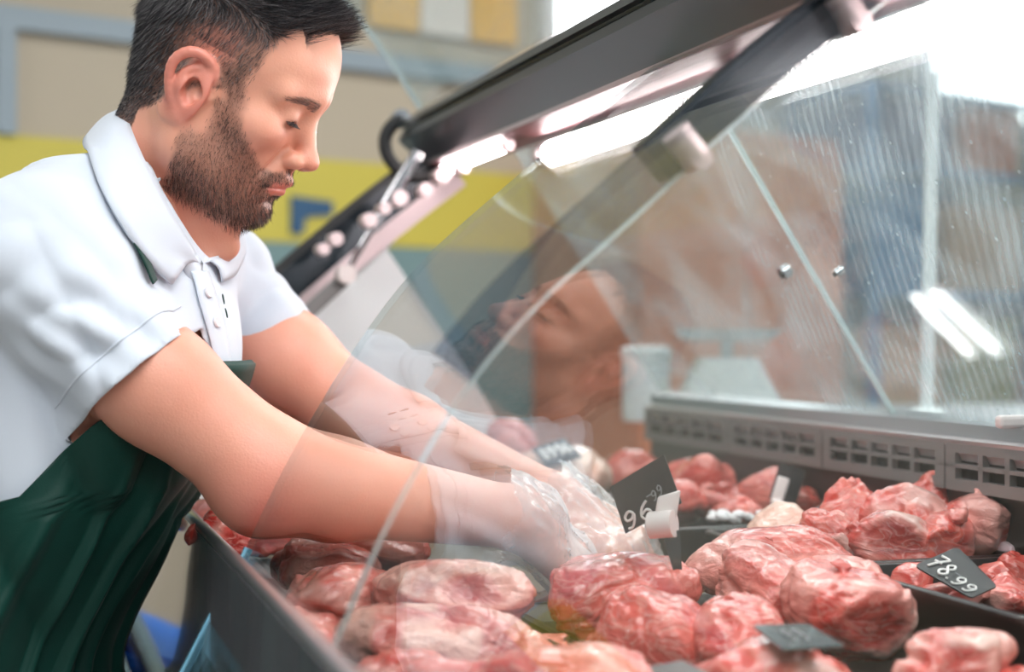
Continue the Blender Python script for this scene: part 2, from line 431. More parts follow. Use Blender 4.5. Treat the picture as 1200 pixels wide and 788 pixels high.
# ------------------------------------------------------------------ refrigerated display case
case = empty('display_case', (0, 0, 0), 0, 'glass fronted refrigerated meat counter with raised front glass in the middle', 'display case')
S0, S1 = -1.15, 0.93
GP = [(0, .985), (.02, 1.03), (.045, 1.081), (.072, 1.127), (.103, 1.178), (.14, 1.230), (.176, 1.272), (.24, 1.327), (.304, 1.381), (.37, 1.434), (.44, 1.487)]
LP = [(.012, .975), (.05, 1.062), (.10, 1.148), (.135, 1.192), (.169, 1.227), (.238, 1.284), (.304, 1.344), (.37, 1.40), (.44, 1.452), (.475, 1.478)]
def prof_n(pr, i):
    a = np.array(pr[max(i-1, 0)]); b = np.array(pr[min(i+1, len(pr)-1)]); d = (b-a)/np.linalg.norm(b-a); return np.array([-d[1], d[0]])
def resamp(pr, n):
    pr = np.array(pr); s = np.r_[0, np.cumsum(np.linalg.norm(np.diff(pr, axis=0), axis=1))]
    t = np.linspace(0, s[-1], n); out = np.stack([np.interp(t, s, pr[:, 0]), np.interp(t, s, pr[:, 1])], 1)
    for _ in range(3): out[1:-1] = out[1:-1]*.5+(out[:-2]+out[2:])*.25
    return out
GR = resamp(GP, 33); LR = resamp(LP, 33)
BV = CB; AV = CA
# body
m = MB(); m.prism([C(S0, -.02, .10), C(S0, .90, .10), C(S0, .90, .90), C(S0, -.02, .90)], AV*(S1-S0)); m.build('body', M['dark_gray'], case)
m = MB(); m.prism([C(S0+.02, .04, 0), C(S0+.02, .84, 0), C(S0+.02, .84, .1), C(S0+.02, .04, .1)], AV*(S1-S0-.04)); m.build('plinth', M['rubber'], case)
# glossy front: glass front panel, sloping in towards the bottom, bumper strips
fp = MB(); fp.prism([C(S0, -.018, .997), C(S0, -.002, .997), C(S0, -.021, .70), C(S0, -.090, .70)], AV*(S1-S0)); fpo = fp.build('front_panel', M['gloss_dark'], case)
m = MB(); m.tube([C(S0, -.010, .998), C(S1, -.010, .998)], .007, 12); m.build('top_trim', M['steel'], case, True)
for z, b, r in ((.815, -.085, .014), (.765, -.105, .020), (.72, -.105, .012)):
    bp = MB(); bp.tube([C(S0, b, z), C(S1, b, z)], r, 14); bp.build('bumper', M['chrome'], case, True)
m = MB(); m.prism([C(S0, -.06, .12), C(S0, -.021, .12), C(S0, -.021, .70), C(S0, -.06, .70)], AV*(S1-S0)); m.build('lower_panel', M['steel'], case)
# deck, back wall, end wall
M['deck2'] = plain('olive_deck', hexs(96, 82, 48), .35, .0, var=.25, vscale=10)
m = MB(); m.prism([C(S0, -.02, .90), C(S0, .80, .90), C(S0, .80, .908), C(S0, -.02, .908)], AV*(S1-S0)); m.build('deck', M['deck2'], case)
m = MB(); m.prism([C(S0, .80, .90), C(S0, .90, .90), C(S0, .90, 1.03), C(S0, .80, 1.03)], AV*(S1-S0)); m.build('back_wall', M['black_plastic'], case)
# air grille along the back: three panels with slots
def grille(s0, s1):
    h = MB(); h.prism([C(s0, .797, 1.032), C(s0, .812, 1.032), C(s0, .812, 1.084), C(s0, .797, 1.084)], AV*(s1-s0))
    # frame pieces around slots, built as bars in front of a dark backing
    n = 5; L_ = (s1-s0); w = (L_-.036)/n
    g = MB()
    g.prism([C(s0, .788, 1.030), C(s0, .797, 1.030), C(s0, .797, 1.043), C(s0, .788, 1.043)], AV*L_)
    g.prism([C(s0, .788, 1.055), C(s0, .797, 1.055), C(s0, .797, 1.0595), C(s0, .788, 1.0595)], AV*L_)
    g.prism([C(s0, .788, 1.0715), C(s0, .797, 1.0715), C(s0, .797, 1.086), C(s0, .788, 1.086)], AV*L_)
    for i in range(n+1):
        wd = .008 if 0 < i < n else .018
        c0 = s0 if i == 0 else (s1-wd if i == n else s0+.018+i*w-.004)
        g.prism([C(c0, .788, 1.043), C(c0, .797, 1.043), C(c0, .797, 1.0715), C(c0, .788, 1.0715)], AV*wd)
    o = g.build('air_grille', M['grille'], case); h.build('grille_backing', M['hole'], o)
gs = [.93, .62, .345, .072, -.20, -.48, -.76]
for a, b in zip(gs[1:], gs[:-1]): grille(a+.0015, b-.0015)
# rear ledge
rl = MB(); rl.prism([C(S0, .786, 1.086), C(S0, .90, 1.10), C(S0, .90, 1.03), C(S0, .812, 1.03)], AV*(S1-S0)); rl.build('rear_ledge', M['steel_light'], case)
m = MB(); m.prism([C(S0, .80, 1.088), C(S0, .832, 1.100), C(S0, .832, 1.110), C(S0, .80, 1.103)], AV*(S1-S0)); m.build('glass_channel', M['steel'], case)
# rear glass panes, leaning forward, joint at s=.22
RB, RT = np.array([.818, 1.105]), np.array([.560, 1.50])
def rear(s0, s1):
    n = np.array([-(RT-RB)[1], (RT-RB)[0]])/np.linalg.norm(RT-RB)*.005
    q = [RB, RT, RT+n, RB+n]
    m = MB()
    o = m.prism([C(s0, *x) for x in q], AV*(s1-s0)).build('rear_pane', M['rear_glass'], case); return o
rear(-1.1, .2175); rear(.2225, .915)
m = MB()
nn = np.array([-(RT-RB)[1], (RT-RB)[0]])/np.linalg.norm(RT-RB)
m.prism([C(.2185, *(RB-nn*.001)), C(.2185, *(RT-nn*.001)), C(.2185, *(RT+nn*.006)), C(.2185, *(RB+nn*.006))], AV*.003); m.build('pane_joint', M['edge'], case)
# bolt hole fitting in the rear pane
for px, py, r in ((918, 320, .009), (981, 320, .005)):
    d = np.array([(px-600)/F_PX, 1, (394-py)/F_PX]); nw = CB*nn[0]+UZ*nn[1]; q0 = C(0, *(RB+nn*.006))
    o_ = np.array([0, 0, CAM_Z]); t = (q0-o_).dot(nw)/d.dot(nw); p = o_+d*t
    m = MB(); m.tube([p-nw*.008, p+nw*.003], r, 20); bo = m.build('glass_stud', M['chrome'], case, True)
    m = MB(); m.tube([p+nw*.0031, p+nw*.0045], r*.55, 16); m.build('stud_core', M['rubber'], bo, True)
# closed curved front glass of the near module
def curved(name, pr, s0, s1, th, mat, parent):
    m = MB(); ns = [prof_n(pr, i) for i in range(len(pr))]
    m.sheet([C(s0, *p) for p in pr], [C(s1, *p) for p in pr], [(CB*n[0]+UZ*n[1])*th for n in ns])
    return m.build(name, mat, parent, True)
FGP = np.concatenate([np.array([(-.078, .84), (-.044, .905), (-.018, .955)]), GR])
fg = curved('front_glass', FGP, -1.1, 0.0, .006, M['front_glass'], case)
M['edge_blue'] = plain('blue_glass_edge', hexs(130, 196, 226), .15, 0., spec=1., coat=1.)
ns = [prof_n(FGP, i) for i in range(5)]
m = MB(); m.sheet([C(.0, *p) for p in FGP[:5]], [C(.006, *p) for p in FGP[:5]], [(CB*n[0]+UZ*n[1])*.0075 for n in ns]); m.build('lower_edge', M['edge_blue'], fg, True)
m = MB()
for p, q in zip(GR[:-1], GR[1:]): pass
ns = [prof_n(GR, i) for i in range(len(GR))]
m.sheet([C(.0, *p) for p in GR], [C(.0025, *p) for p in GR], [(CB*n[0]+UZ*n[1])*.006 for n in ns]); m.build('glass_rim', M['rim'], fg, True)
# divider pane under the curved glass at s=-.35
SD = -.35
poly = [C(SD, *p) for p in LR]+[C(SD, .56, 1.49), C(SD, *(RB-[.01, -.0])), C(SD, .79, 1.088), C(SD, .79, 1.03), C(SD, .10, 1.03), C(SD, .05, 1.0)]
# rim strip along the divider's polished front edge
ns = [prof_n(LR, i) for i in range(len(LR))]
dv = MB(); dv.prism(poly, AV*.007); dvo = dv.build('divider_pane', M['divider_glass'], case)
m = MB(); m.sheet([C(SD+.001, *p) for p in LR], [C(SD+.006, *p) for p in LR], [(CB*n[0]+UZ*n[1])*.0022 for n in ns]); m.build('divider_edge', M['edge'], dvo, True)
ns_ = [prof_n(LR, i) for i in range(len(LR))]
m = MB(); m.sheet([C(SD+.002, *(p+n*.003)) for p, n in zip(LR[20:], ns_[20:])], [C(SD+.026, *(p+n*.003)) for p, n in zip(LR[20:], ns_[20:])], [(CB*n[0]+UZ*n[1])*.034 for n in ns_[20:]]); m.build('divider_arm', M['alu_dark'], case, True)
m = MB(); m.sheet([C(SD+.002, *(p+n*.003)) for p, n in zip(LR[10:21], ns_[10:21])], [C(SD+.005, *(p+n*.003)) for p, n in zip(LR[10:21], ns_[10:21])], [(CB*n[0]+UZ*n[1])*.034 for n in ns_[10:21]]); m.build('divider_strip', M['smoke'], case, True)
# clamps holding curved glass on the divider
for k in (21, 29):
    p = LR[k]; n = prof_n(LR, k)
    c = C(SD-.01, *(p+n*.004)); m = MB()
    m.tube([c, c+(CB*n[0]+UZ*n[1])*.026], .012, 18); m.tube([c+AV*-.01, c+AV*.03], .009, 16)
    m.build('glass_clamp', M['pinkmetal'], case, True)
# canopy rail: stepped extrusion along the top
def rail(name, poly, s0, s1, mat, parent=None):
    m = MB(); m.prism([C(s0, *p) for p in poly], AV*(s1-s0)); return m.build(name, mat, parent or case)
SR = .90
rail('canopy', [(.372, 1.515), (.392, 1.545), (.402, 1.548), (.425, 1.538), (.445, 1.53), (.50, 1.535), (.56, 1.515), (.565, 1.50), (.44, 1.475), (.40, 1.482)], S0, SR, M['alu_dark'])
rail('canopy_rib', [(.368, 1.512), (.375, 1.506), (.404, 1.480), (.409, 1.474), (.402, 1.468), (.365, 1.500)], S0, SR, M['alu'])
rail('canopy_lip', [(.372, 1.519), (.378, 1.532), (.37, 1.532), (.364, 1.520)], S0, SR, M['alu'])
rail('canopy_highlight', [(.378, 1.5195), (.390, 1.539), (.388, 1.5415), (.3765, 1.522)], S0, SR, M['alu'])  # pale strip drawn as the highlight line along the rail
rail('canopy_low_highlight', [(.409, 1.474), (.413, 1.4695), (.411, 1.466), (.406, 1.470)], S0, SR, M['steel_light'])  # second pale strip, stands for a highlight on the lower edge
rail('canopy_soffit', [(.408, 1.478), (.44, 1.474), (.56, 1.499), (.555, 1.492), (.45, 1.462), (.412, 1.466)], S0, SR, M['soffit'])
# lamp: ridged light tubes under the canopy
def lamp(s0, s1, b, z, r):
    n = int((s1-s0)/.010); pts = []; rs = []
    for i in range(n):
        for f_, k in ((0, 1.), (.62, 1.), (.66, .86), (.96, .86)): pts.append(C(s0+(s1-s0)*(i+f_)/n, b, z)); rs.append(r*k)
    m = MB(); m.tube(pts, rs, 12)
    m.m = [0 if (j//12) % 4 < 1 or j >= 12*(len(pts)-1) else (1 if (j//12) % 4 in (1, 2, 3) else 0) for j in range(len(m.f))]
    o = m.build('lamp_tube', [M['tube'], M['tube_gap']], case, True)
    for e0, e1 in ((s0-.018, s0), (s1, s1+.018)):
        m = MB(); m.tube([C(e0, b, z), C(e1, b, z)], r*1.05, 12); m.build('tube_cap', M['pinkmetal'], o, True)
lamp(-.02, .50, .475, 1.440, .0165)
lamp(-.62, -.07, .475, 1.440, .0165)
lamp(.56, .87, .43, 1.455, .0075)  # thin far tube added to brighten the white end panel
# hinge at the far end: hook bracket, gas strut, end arm
m = MB()
hk = [(.372, 1.535), (.352, 1.525), (.342, 1.500), (.350, 1.472), (.372, 1.452), (.402, 1.446), (.428, 1.455), (.438, 1.472)]
m.tube([C(SR+.005, *p) for p in resamp(hk, 20)], .0105, 12); m.build('hinge_hook', M['rubber'], case, True)
m = MB(); m.tube([C(SR+.004, .372, 1.538), C(SR+.03, .372, 1.538)], .014, 14); m.build('hinge_pin', M['chrome'], case, True)
# far end arm following the glass profile, and white enamelled end panel
ns = [prof_n(GR, i) for i in range(len(GR))]
SE = .915
def offs(pr, d): return [np.array(p)+prof_n(pr, i)*d for i, p in enumerate(pr)]
m = MB(); m.sheet([C(SE, *p) for p in offs(GR, .012)], [C(SE+.022, *p) for p in offs(GR, .012)], [(CB*n[0]+UZ*n[1])*.012 for n in ns]); m.build('end_gasket', M['rubber'], case, True)
m = MB(); m.sheet([C(SE-.004, *p) for p in offs(GR, -.062)], [C(SE+.026, *p) for p in offs(GR, -.062)], [(CB*n[0]+UZ*n[1])*.028 for n in ns]); m.build('end_arm', M['pinkmetal'], case, True)
m = MB(); m.sheet([C(SE, *p) for p in offs(GR, -.034)], [C(SE+.02, *p) for p in offs(GR, -.034)], [(CB*n[0]+UZ*n[1])*.046 for n in ns]); m.build('end_channel', M['alu_dark'], case, True)
ep = [p for p in offs(GR, -.062)[:27]]
poly = [C(SE+.004, *p) for p in ep]+[C(SE+.004, .345, 1.345), C(SE+.004, .50, 1.12), C(SE+.004, .62, .91), C(SE+.004, .0, .91)]
m = MB(); m.prism(poly, AV*.012); m.build('end_panel', M['white_panel'], case)
# bracket bar and gas strut
a = P(352, 372, 2.27); b_ = P(410, 318, 2.29)
dv_ = nrm(b_-a); up = nrm(np.cross(dv_, AV)); m = MB()
m.box((a+b_)/2-AV*.02, dv_*np.linalg.norm(b_-a)/2, AV*.004, up*.011, .003); m.build('strut_bracket', M['grille'], case)
a = P(404, 322, 2.26); b_ = P(490, 178, 2.27); c_ = a*.45+b_*.55
m = MB(); m.tube([a, c_], .0055, 12); m.tube([c_, b_], .0095, 14); so = m.build('gas_strut', M['chrome'], case, True)
m = MB(); m.tube([a-AV*.02, a+AV*.01], .014, 14); m.build('ball_joint', M['clip_white'], so, True)
# bolts and fittings along the far arm
for px, py, r in ((434, 258, .011), (452, 244, .009), (470, 232, .012), (500, 222, .010), (520, 205, .012), (545, 196, .009), (395, 280, .010), (380, 292, .009)):
    p = P(px, py, 2.245); m = MB(); m.tube([p, p+AV*.035], r, 14); m.build('arm_bolt', M['pinkmetal'], case, True)
# raised front glass of the open middle module
H0, H1 = np.array([.405, 1.556]), np.array([.235, 1.765])
RG = resamp([H0, H0*.66+H1*.34+[.006, .006], H0*.33+H1*.67+[.006, .006], H1, H1+[-.10, .10]], 14)
curved('raised_glass', RG, .0, .905, .006, M['raised_glass'], case)
m = MB(); ns = [prof_n(RG, i) for i in range(len(RG))]
m.sheet([C(.9055, *p) for p in RG], [C(.909, *p) for p in RG], [(CB*n[0]+UZ*n[1])*.007 for n in ns]); m.build('raised_glass_rim', M['edge'], case, True)
# price rail handle at right on the ledge
p = P(1200, 494, 1.62); m = MB(); m.box(p+np.array([.01, 0, 0]), CB*.045, AV*.006, UZ*.007, .004); m.build('pane_handle', M['clip_white'], case)
# ------------------------------------------------------------------ shop assistant
def skin_mat():
    m, t, out = nt('skin')
    b = N(t, 'BsdfPrincipled'); b.inputs['Roughness'].default_value = .42; b.inputs['Specular IOR Level'].default_value = .45
    b.inputs['Subsurface Weight'].default_value = .12; b.inputs['Subsurface Radius'].default_value = (.008, .003, .0015); b.inputs['Subsurface Scale'].default_value = 1.
    at = N(t, 'Attribute'); at.attribute_name = 'tint'
    sp = N(t, 'SeparateColor'); L(t, at.outputs['Color'], sp.inputs[0])
    tc = N(t, 'TexCoord'); n = N(t, 'TexNoise'); n.inputs['Scale'].default_value = 22; n.inputs['Detail'].default_value = 5; L(t, tc.outputs['Object'], n.inputs['Vector'])
    a = N(t, 'MixRGB'); a.inputs[1].default_value = rgba(hexs(229, 174, 150)); a.inputs[2].default_value = rgba(hexs(216, 150, 126)); L(t, n.outputs['Fac'], a.inputs[0])
    c = N(t, 'MixRGB'); c.inputs[2].default_value = rgba(hexs(206, 100, 96)); L(t, sp.outputs[0], c.inputs[0]); L(t, a.outputs[0], c.inputs[1])
    n2 = N(t, 'TexNoise'); n2.inputs['Scale'].default_value = 420; n2.inputs['Detail'].default_value = 2; L(t, tc.outputs['Object'], n2.inputs['Vector'])
    mu = N(t, 'Math', operation='MULTIPLY_ADD'); mu.inputs[1].default_value = .6; mu.inputs[2].default_value = .65; L(t, n2.outputs['Fac'], mu.inputs[0])
    m3 = N(t, 'Math', operation='MULTIPLY'); m3.use_clamp = True; L(t, mu.outputs[0], m3.inputs[0]); L(t, sp.outputs[1], m3.inputs[1])
    d = N(t, 'MixRGB'); d.inputs[2].default_value = rgba(hexs(58, 44, 42)); L(t, m3.outputs[0], d.inputs[0]); L(t, c.outputs[0], d.inputs[1])
    L(t, d.outputs[0], b.inputs['Base Color'])
    bp = N(t, 'Bump'); bp.inputs['Strength'].default_value = .35; bp.inputs['Distance'].default_value = .0008
    L(t, n2.outputs['Fac'], bp.inputs['Height']); L(t, bp.outputs[0], b.inputs['Normal'])
    L(t, b.outputs[0], out.inputs[0]); return m
M['skin'] = skin_mat()
M['hair'] = plain('hair', hexs(36, 36, 40), .42, spec=.6)
M['beard'] = plain('beard', hexs(58, 46, 44), .5, spec=.4)
M['hair_grey'] = plain('grey_hair', hexs(112, 108, 110), .4, spec=.6)
M['beard_light'] = plain('light_beard', hexs(140, 108, 94), .45)
M['eyewhite'] = plain('eye_white', hexs(215, 205, 200), .15, spec=.6)
M['iris'] = plain('iris', hexs(46, 34, 28), .1, spec=.8)
def cloth(name, col, rough=.8, scale=1400., bump=.25, sheen=.3, var=.04):
    m, t, out = nt(name); b = N(t, 'BsdfPrincipled'); b.inputs['Roughness'].default_value = rough; b.inputs['Sheen Weight'].default_value = sheen
    b.inputs['Specular IOR Level'].default_value = .25
    tc = N(t, 'TexCoord'); n = N(t, 'TexNoise'); n.inputs['Scale'].default_value = 9; n.inputs['Detail'].default_value = 3; L(t, tc.outputs['Object'], n.inputs['Vector'])
    a = N(t, 'MixRGB'); a.inputs[1].default_value = rgba([c*(1-var) for c in col]); a.inputs[2].default_value = rgba([min(1, c*(1+var)) for c in col]); L(t, n.outputs['Fac'], a.inputs[0])
    L(t, a.outputs[0], b.inputs['Base Color'])
    n2 = N(t, 'TexNoise'); n2.inputs['Scale'].default_value = scale; L(t, tc.outputs['Object'], n2.inputs['Vector'])
    bp = N(t, 'Bump'); bp.inputs['Strength'].default_value = bump; bp.inputs['Distance'].default_value = .0008; L(t, n2.outputs['Fac'], bp.inputs['Height']); L(t, bp.outputs[0], b.inputs['Normal'])
    L(t, b.outputs[0], out.inputs[0]); return m
M['shirt'] = cloth('white_pique', hexs(206, 216, 228))
M['apron'] = cloth('green_apron', hexs(2, 52, 44), .55, 900., .3, .04, .12)
M['trousers'] = cloth('dark_trousers', hexs(40, 44, 54))
M['shoe'] = plain('black_shoe', hexs(24, 24, 26), .4)

# ---- joints
def euler_head(y, p, r):
    y, p, r = map(math.radians, (y, p, r)); cy, sy, cp, sp, cr, sr = math.cos(y), math.sin(y), math.cos(p), math.sin(p), math.cos(r), math.sin(r)
    return np.array([[cy, sy, 0], [-sy, cy, 0], [0, 0, 1]]) @ np.array([[cp, 0, sp], [0, 1, 0], [-sp, 0, cp]]) @ np.array([[1, 0, 0], [0, cr, -sr], [0, sr, cr]])
HR = euler_head(6, 28, 5); HS = 1.024
HC = P(260, 114, 1.57)
def h2w(q): return (np.asarray(q, float)*HS) @ HR.T + HC
def w2h(p): return ((p-HC) @ HR)/HS
RS, RE, RW = P(20, 320, 1.45), P(318, 557, 1.475), P(608, 608, 1.56)
LS, LE, LW = P(234, 340, 1.80), P(420, 487, 1.77), P(652, 590, 1.70)
FD = np.array([.988, -.155, 0]); LD = np.array([.155, .988, 0]); TC = np.array([0, 1.605, 0])

# ---- head field (local metres: x forward, y to his left, z up, origin between the ears)
def sy_(p): q = p.copy(); q[:, 1] = np.abs(q[:, 1]); return q
EYE = np.array([.0730, .0310, .0165]); ER = .0142
_EC = np.array([-.006, .070, .003])
def head_sdf(p):
    q = sy_(p)
    d = ell(p, (-.008, 0, .050), (.097, .0765, .088))
    d = smin(d, ell(p, (.034, 0, .060), (.057, .064, .060)), .03)
    d = smin(d, ell(p, (.036, 0, -.018), (.052, .060, .074)), .025)          # face block
    d = smin(d, cone(q, (.006, .052, -.056), (.066, .017, -.086), .018, .0150), .03)   # jaw
    d = smin(d, cone(q, (.000, .058, -.012), (.006, .054, -.056), .016, .016), .02)
    d = smin(d, ell(p, (.079, 0, -.083), (.016, .018, .015)), .016)            # chin
    d = smin(d, ell(q, (.058, .043, -.006), (.026, .020, .018)), .02)           # cheekbone
    d = smin(d, ell(p, (.072, 0, -.048), (.027, .032, .027)), .02)             # muzzle
    d = smin(d, cone(q, (.0865, .006, .042), (.070, .048, .036), .011, .009), .014)  # brow
    d = smax(d, -ell(q, (.104, .030, .016), (.020, .017, .0115)), .012)         # eye socket
    d = smin(d, cone(p, (.0855, 0, .024), (.1045, 0, -.010), .0095, .0085), .012)     # nose bridge
    d = smin(d, ell(p, (.1070, 0, -.0165), (.0125, .0108, .0098)), .007)       # nose tip
    d = smin(d, cone(p, (.102, 0, -.0225), (.092, 0, -.030), .0065, .006), .006)
    d = smin(d, ell(q, (.0960, .0130, -.0215), (.0125, .0082, .0085)), .0055)   # ala
    d = smax(d, -ell(q, (.1020, .0066, -.0298), (.0062, .0036, .0065)), .003)     # nostril
    d = smax(d, -cone(q, (.087, .021, -.016), (.081, .032, -.042), .0022, .0015), .008) # nasolabial
    # lids around the eyeball
    r_ = q-EYE
    lid = sph(q, EYE, ER+.0015)
    zz = r_[:, 2]+.18*(r_[:, 1]-.0)*0+.05*r_[:, 1]
    slit = np.abs(zz+.0046)-.0031*np.clip(1-(r_[:, 1]/.0132)**2, 0, 1)
    lid = np.maximum(lid, -np.maximum(slit, np.maximum(.004-r_[:, 0], np.abs(r_[:, 1])-.0130)))
    d = smin(d, lid, .006)
    # lips
    up_ = smin(cone(q, (.0970, .004, -.0445), (.0850, .0240, -.0535), .0052, .0024), cone(q, (.0970, .0, -.0455), (.0970, .004, -.0445), .0045, .0052), .003)
    lo_ = cone(q, (.0945, .0, -.0570), (.0845, .021, -.0550), .0060, .0026)
    d = smin(d, up_, .004); d = smin(d, lo_, .004)
    d = smax(d, -cone(q, (.1030, 0, -.0512), (.0865, .0265, -.0548), .0011, .0011), .0032)
    d = smax(d, -ell(p, (.0985, 0, -.0685), (.010, .020, .0048)), .010)          # fold above the chin
    d = smax(d, -cone(p, (.1015, 0, -.031), (.102, 0, -.040), .0018, .0022), .003)
    d = smin(d, ear_sdf((q-[.005, 0, -.002]-_EC)/1.09+_EC)*1.09, .004)
    return d
ER_PTS = [(.010, .068, .006), (.007, .072, .018), (.000, .078, .029), (-.010, .083, .0335), (-.021, .086, .031), (-.029, .087, .021), (-.030, .085, .008), (-.025, .081, -.006), (-.016, .075, -.018), (-.008, .071, -.026), (-.001, .068, -.028), (.003, .066, -.021)]
AH_PTS = [(-.004, .073, .022), (-.012, .079, .021), (-.0185, .0815, .013), (-.0195, .0805, .002), (-.014, .077, -.009), (-.006, .072, -.014), (.000, .069, -.013)]
def _cr(a, n):
    a = np.array(a, float); t = np.linspace(0, len(a)-1, n); i = np.clip(t.astype(int), 0, len(a)-2); f = (t-i)[:, None] if a.ndim > 1 else t-i
    p0, p1, p2, p3 = a[np.maximum(i-1, 0)], a[i], a[i+1], a[np.minimum(i+2, len(a)-1)]
    return .5*((2*p1)+(-p0+p2)*f+(2*p0-5*p1+4*p2-p3)*f*f+(-p0+3*p1-3*p2+p3)*f**3)
EAR_N = nrm((-.35, 1., .05))
def ear_sdf(q):
    c = np.array([-.0115, .0735, .003]); e = q-c
    u = basis((1, .35, 0), (0, 0, 1)); l = e @ u
    plate = ell(l, (0, 0, 0), (.0205, .0068, .0325))
    plate = smin(plate, cone(q, (-.004, .062, .004), (-.014, .073, .002), .016, .014), .006)
    rim = chain(q, _cr(ER_PTS, 26), _cr([.0036, .0040, .0042, .0045, .0047, .0046, .0043, .0040, .0042, .0058, .0056, .004], 26), .0012)
    anti = chain(q, _cr(AH_PTS, 16), _cr([.0028, .0036, .0038, .0036, .0036, .0036, .003], 16), .0012)
    bowl = ell(q, (-.007, .079, .000), (.0085, .0085, .0125))
    bowl2 = ell(q, (-.017, .0938, .0190), (.0060, .0055, .0095))
    d = smax(plate, -bowl, .004); d = smax(d, -bowl2, .003)
    d = smin(d, rim, .0035); d = smin(d, anti, .003)
    d = smin(d, cone(q, (.006, .070, .001), (.001, .0745, -.003), .0045, .0042), .003)   # tragus
    d = smax(d, -ell(q, (-.001, .076, .001), (.0045, .012, .006)), .003)
    return d
NB = np.array([-.378, 1.605, 1.342])
def neck_sdf(p):
    a = h2w((-.030, 0, -.015)); b = NB
    d = cone(p, a, b, .058, .068)
    d = smin(d, cone(p, h2w((.005, 0, -.06)), NB+np.array([.040, -.005, -.080]), .042, .038), .03)
    # sternomastoid cord on the near side
    d = smin(d, cone(p, h2w((-.02, -.052, -.03)), NB+np.array([.085, -.02, -.05]), .014, .012), .016)
    return d
def headneck(p): return smin(head_sdf(w2h(p))*HS, neck_sdf(p), .028)

# ---- torso by slices
TZ = np.array([.80, .87, .975, 1.05, 1.17, 1.25, 1.30, 1.345])
TCX = np.interp; _cx = np.array([-.60, -.575, -.525, -.487, -.455, -.452, -.448, -.43]); _dd = np.array([.105, .112, .124, .138, .150, .140, .115, .07]); _ww = np.array([.168, .165, .152, .148, .150, .150, .140, .085])
def torso_sdf(p, gr=0.):
    z = np.clip(p[:, 2], .80, 1.345)
    cx, dd, ww = np.interp(z, TZ, _cx), np.interp(z, TZ, _dd)+gr, np.interp(z, TZ, _ww)+gr
    e = p-TC; u = e[:, 0]*FD[0]+e[:, 1]*FD[1]-cx*FD[0]; v = e[:, 0]*LD[0]+e[:, 1]*LD[1]-cx*LD[0]
    k = (np.abs(u/dd)**2.3+np.abs(v/ww)**2.3)**(1/2.3)
    d = (k-1)*np.minimum(dd, ww)*.9
    return np.maximum(d, np.maximum(p[:, 2]-1.345-gr, .80-p[:, 2]))
def shoulders(p, gr=0.):
    d = cone(p, NB+[0, 0, -.01], RS+[.03, .02, .030], .060+gr, .066+gr)
    return smin(d, cone(p, NB+[0, 0, -.01], LS+[0, 0, .0], .060+gr, .062+gr), .03)
RM = RS*.45+RE*.55; LM = LS*.45+LE*.55
RF = RE*.76+RW*.24+np.array([0, 0, -.003]); LF = LE*.76+LW*.24
def arms(p):
    d = chain(p, [RS, RM, RE, RF, RW], [.062, .054, .050, .0465, .0305], .025)
    d = smin(d, sph(p, RE+np.array([-.012, 0, -.012]), .040), .03)
    return np.minimum(d, chain(p, [LS, LM, LE, LF, LW], [.060, .053, .047, .045, .030], .025))
# ---- hands
FLEN = [(.045, .027, .021), (.050, .031, .022), (.046, .029, .022), (.037, .021, .019)]
FY = [.031, .009, -.013, -.033]; FX = [.094, .098, .093, .085]
class Hand:
    def __init__(s, wrist, fwd, dorsal, side, curls, thumb, spread=3.):
        s.w = wrist; s.B = basis(fwd, dorsal); s.B[:, 1] *= 1; s.side = side
        s.f = []
        for i in range(4):
            pts = [np.array([FX[i], FY[i]*side, 0.])]; ang = 0
            yaw = math.radians((1.2-i)*spread*side)
            for j in range(3):
                ang += math.radians(curls[i][j]); dl = FLEN[i][j]
                pts.append(pts[-1]+dl*np.array([math.cos(ang)*math.cos(yaw), math.cos(ang)*math.sin(yaw), -math.sin(ang)]))
            s.f.append(pts)
        s.t = [np.array([.024, .020*side, -.010]), np.array([.052, .042*side, -.014])]
        for (dx, dy, dz) in thumb: s.t.append(s.t[-1]+np.array([dx, dy*side, dz]))
    def loc(s, p): return (p-s.w) @ s.B
    def sdf(s, p, gr=0., k=.006):
        q = s.loc(p); d = None
        for i in range(4):
            e = cone(q, (-.005, FY[i]*.55*s.side, 0), s.f[i][0], .017+gr, .0125+gr)
            d = e if d is None else smin(d, e, .014)
        fg = None
        for i in range(4):
            r = [.0105, .0095, .0085, .0072] if i < 3 else [.0092, .0082, .0072, .0063]
            e = chain(q, s.f[i], [x+gr for x in r], .004)
            fg = e if fg is None else smin(fg, e, max(.0015, k*.6))
        d = smin(d, fg, .006+k*.5)
        th = chain(q, s.t, [.019+gr, .014+gr, .0115+gr, .009+gr], .006)
        d = smin(d, th, .010)
        return d
HRt = Hand(RW, P(696, 690, 1.61)-RW, UZ+np.array([.45, -.55, 0]), 1,
           [(40, 45, 25), (42, 48, 28), (44, 50, 28), (46, 52, 30)], [(.025, .022, -.020), (.020, .012, -.018)])
HLt = Hand(LW, P(744, 648, 1.66)-LW, UZ+np.array([.25, -.55, 0]), -1,
           [(30, 45, 30), (32, 46, 32), (38, 48, 30), (40, 50, 30)], [(.030, .012, -.012), (.026, .0, -.010)])
def limbs(p):
    d = smin(torso_sdf(p), shoulders(p), .03)
    a = arms(p)
    d = smin(d, a, .02)
    return np.minimum(d, 9.)
def full_arm(p):
    d = limbs(p); h1 = HRt.sdf(p); h2 = HLt.sdf(p)
    return smin(smin(d, h1, .02), h2, .02)
LEGS = [(np.array([-.62, 1.52, .90]), np.array([-.55, 1.50, .48]), np.array([-.60, 1.49, .08])), (np.array([-.60, 1.70, .90]), np.array([-.53, 1.72, .48]), np.array([-.58, 1.73, .08]))]

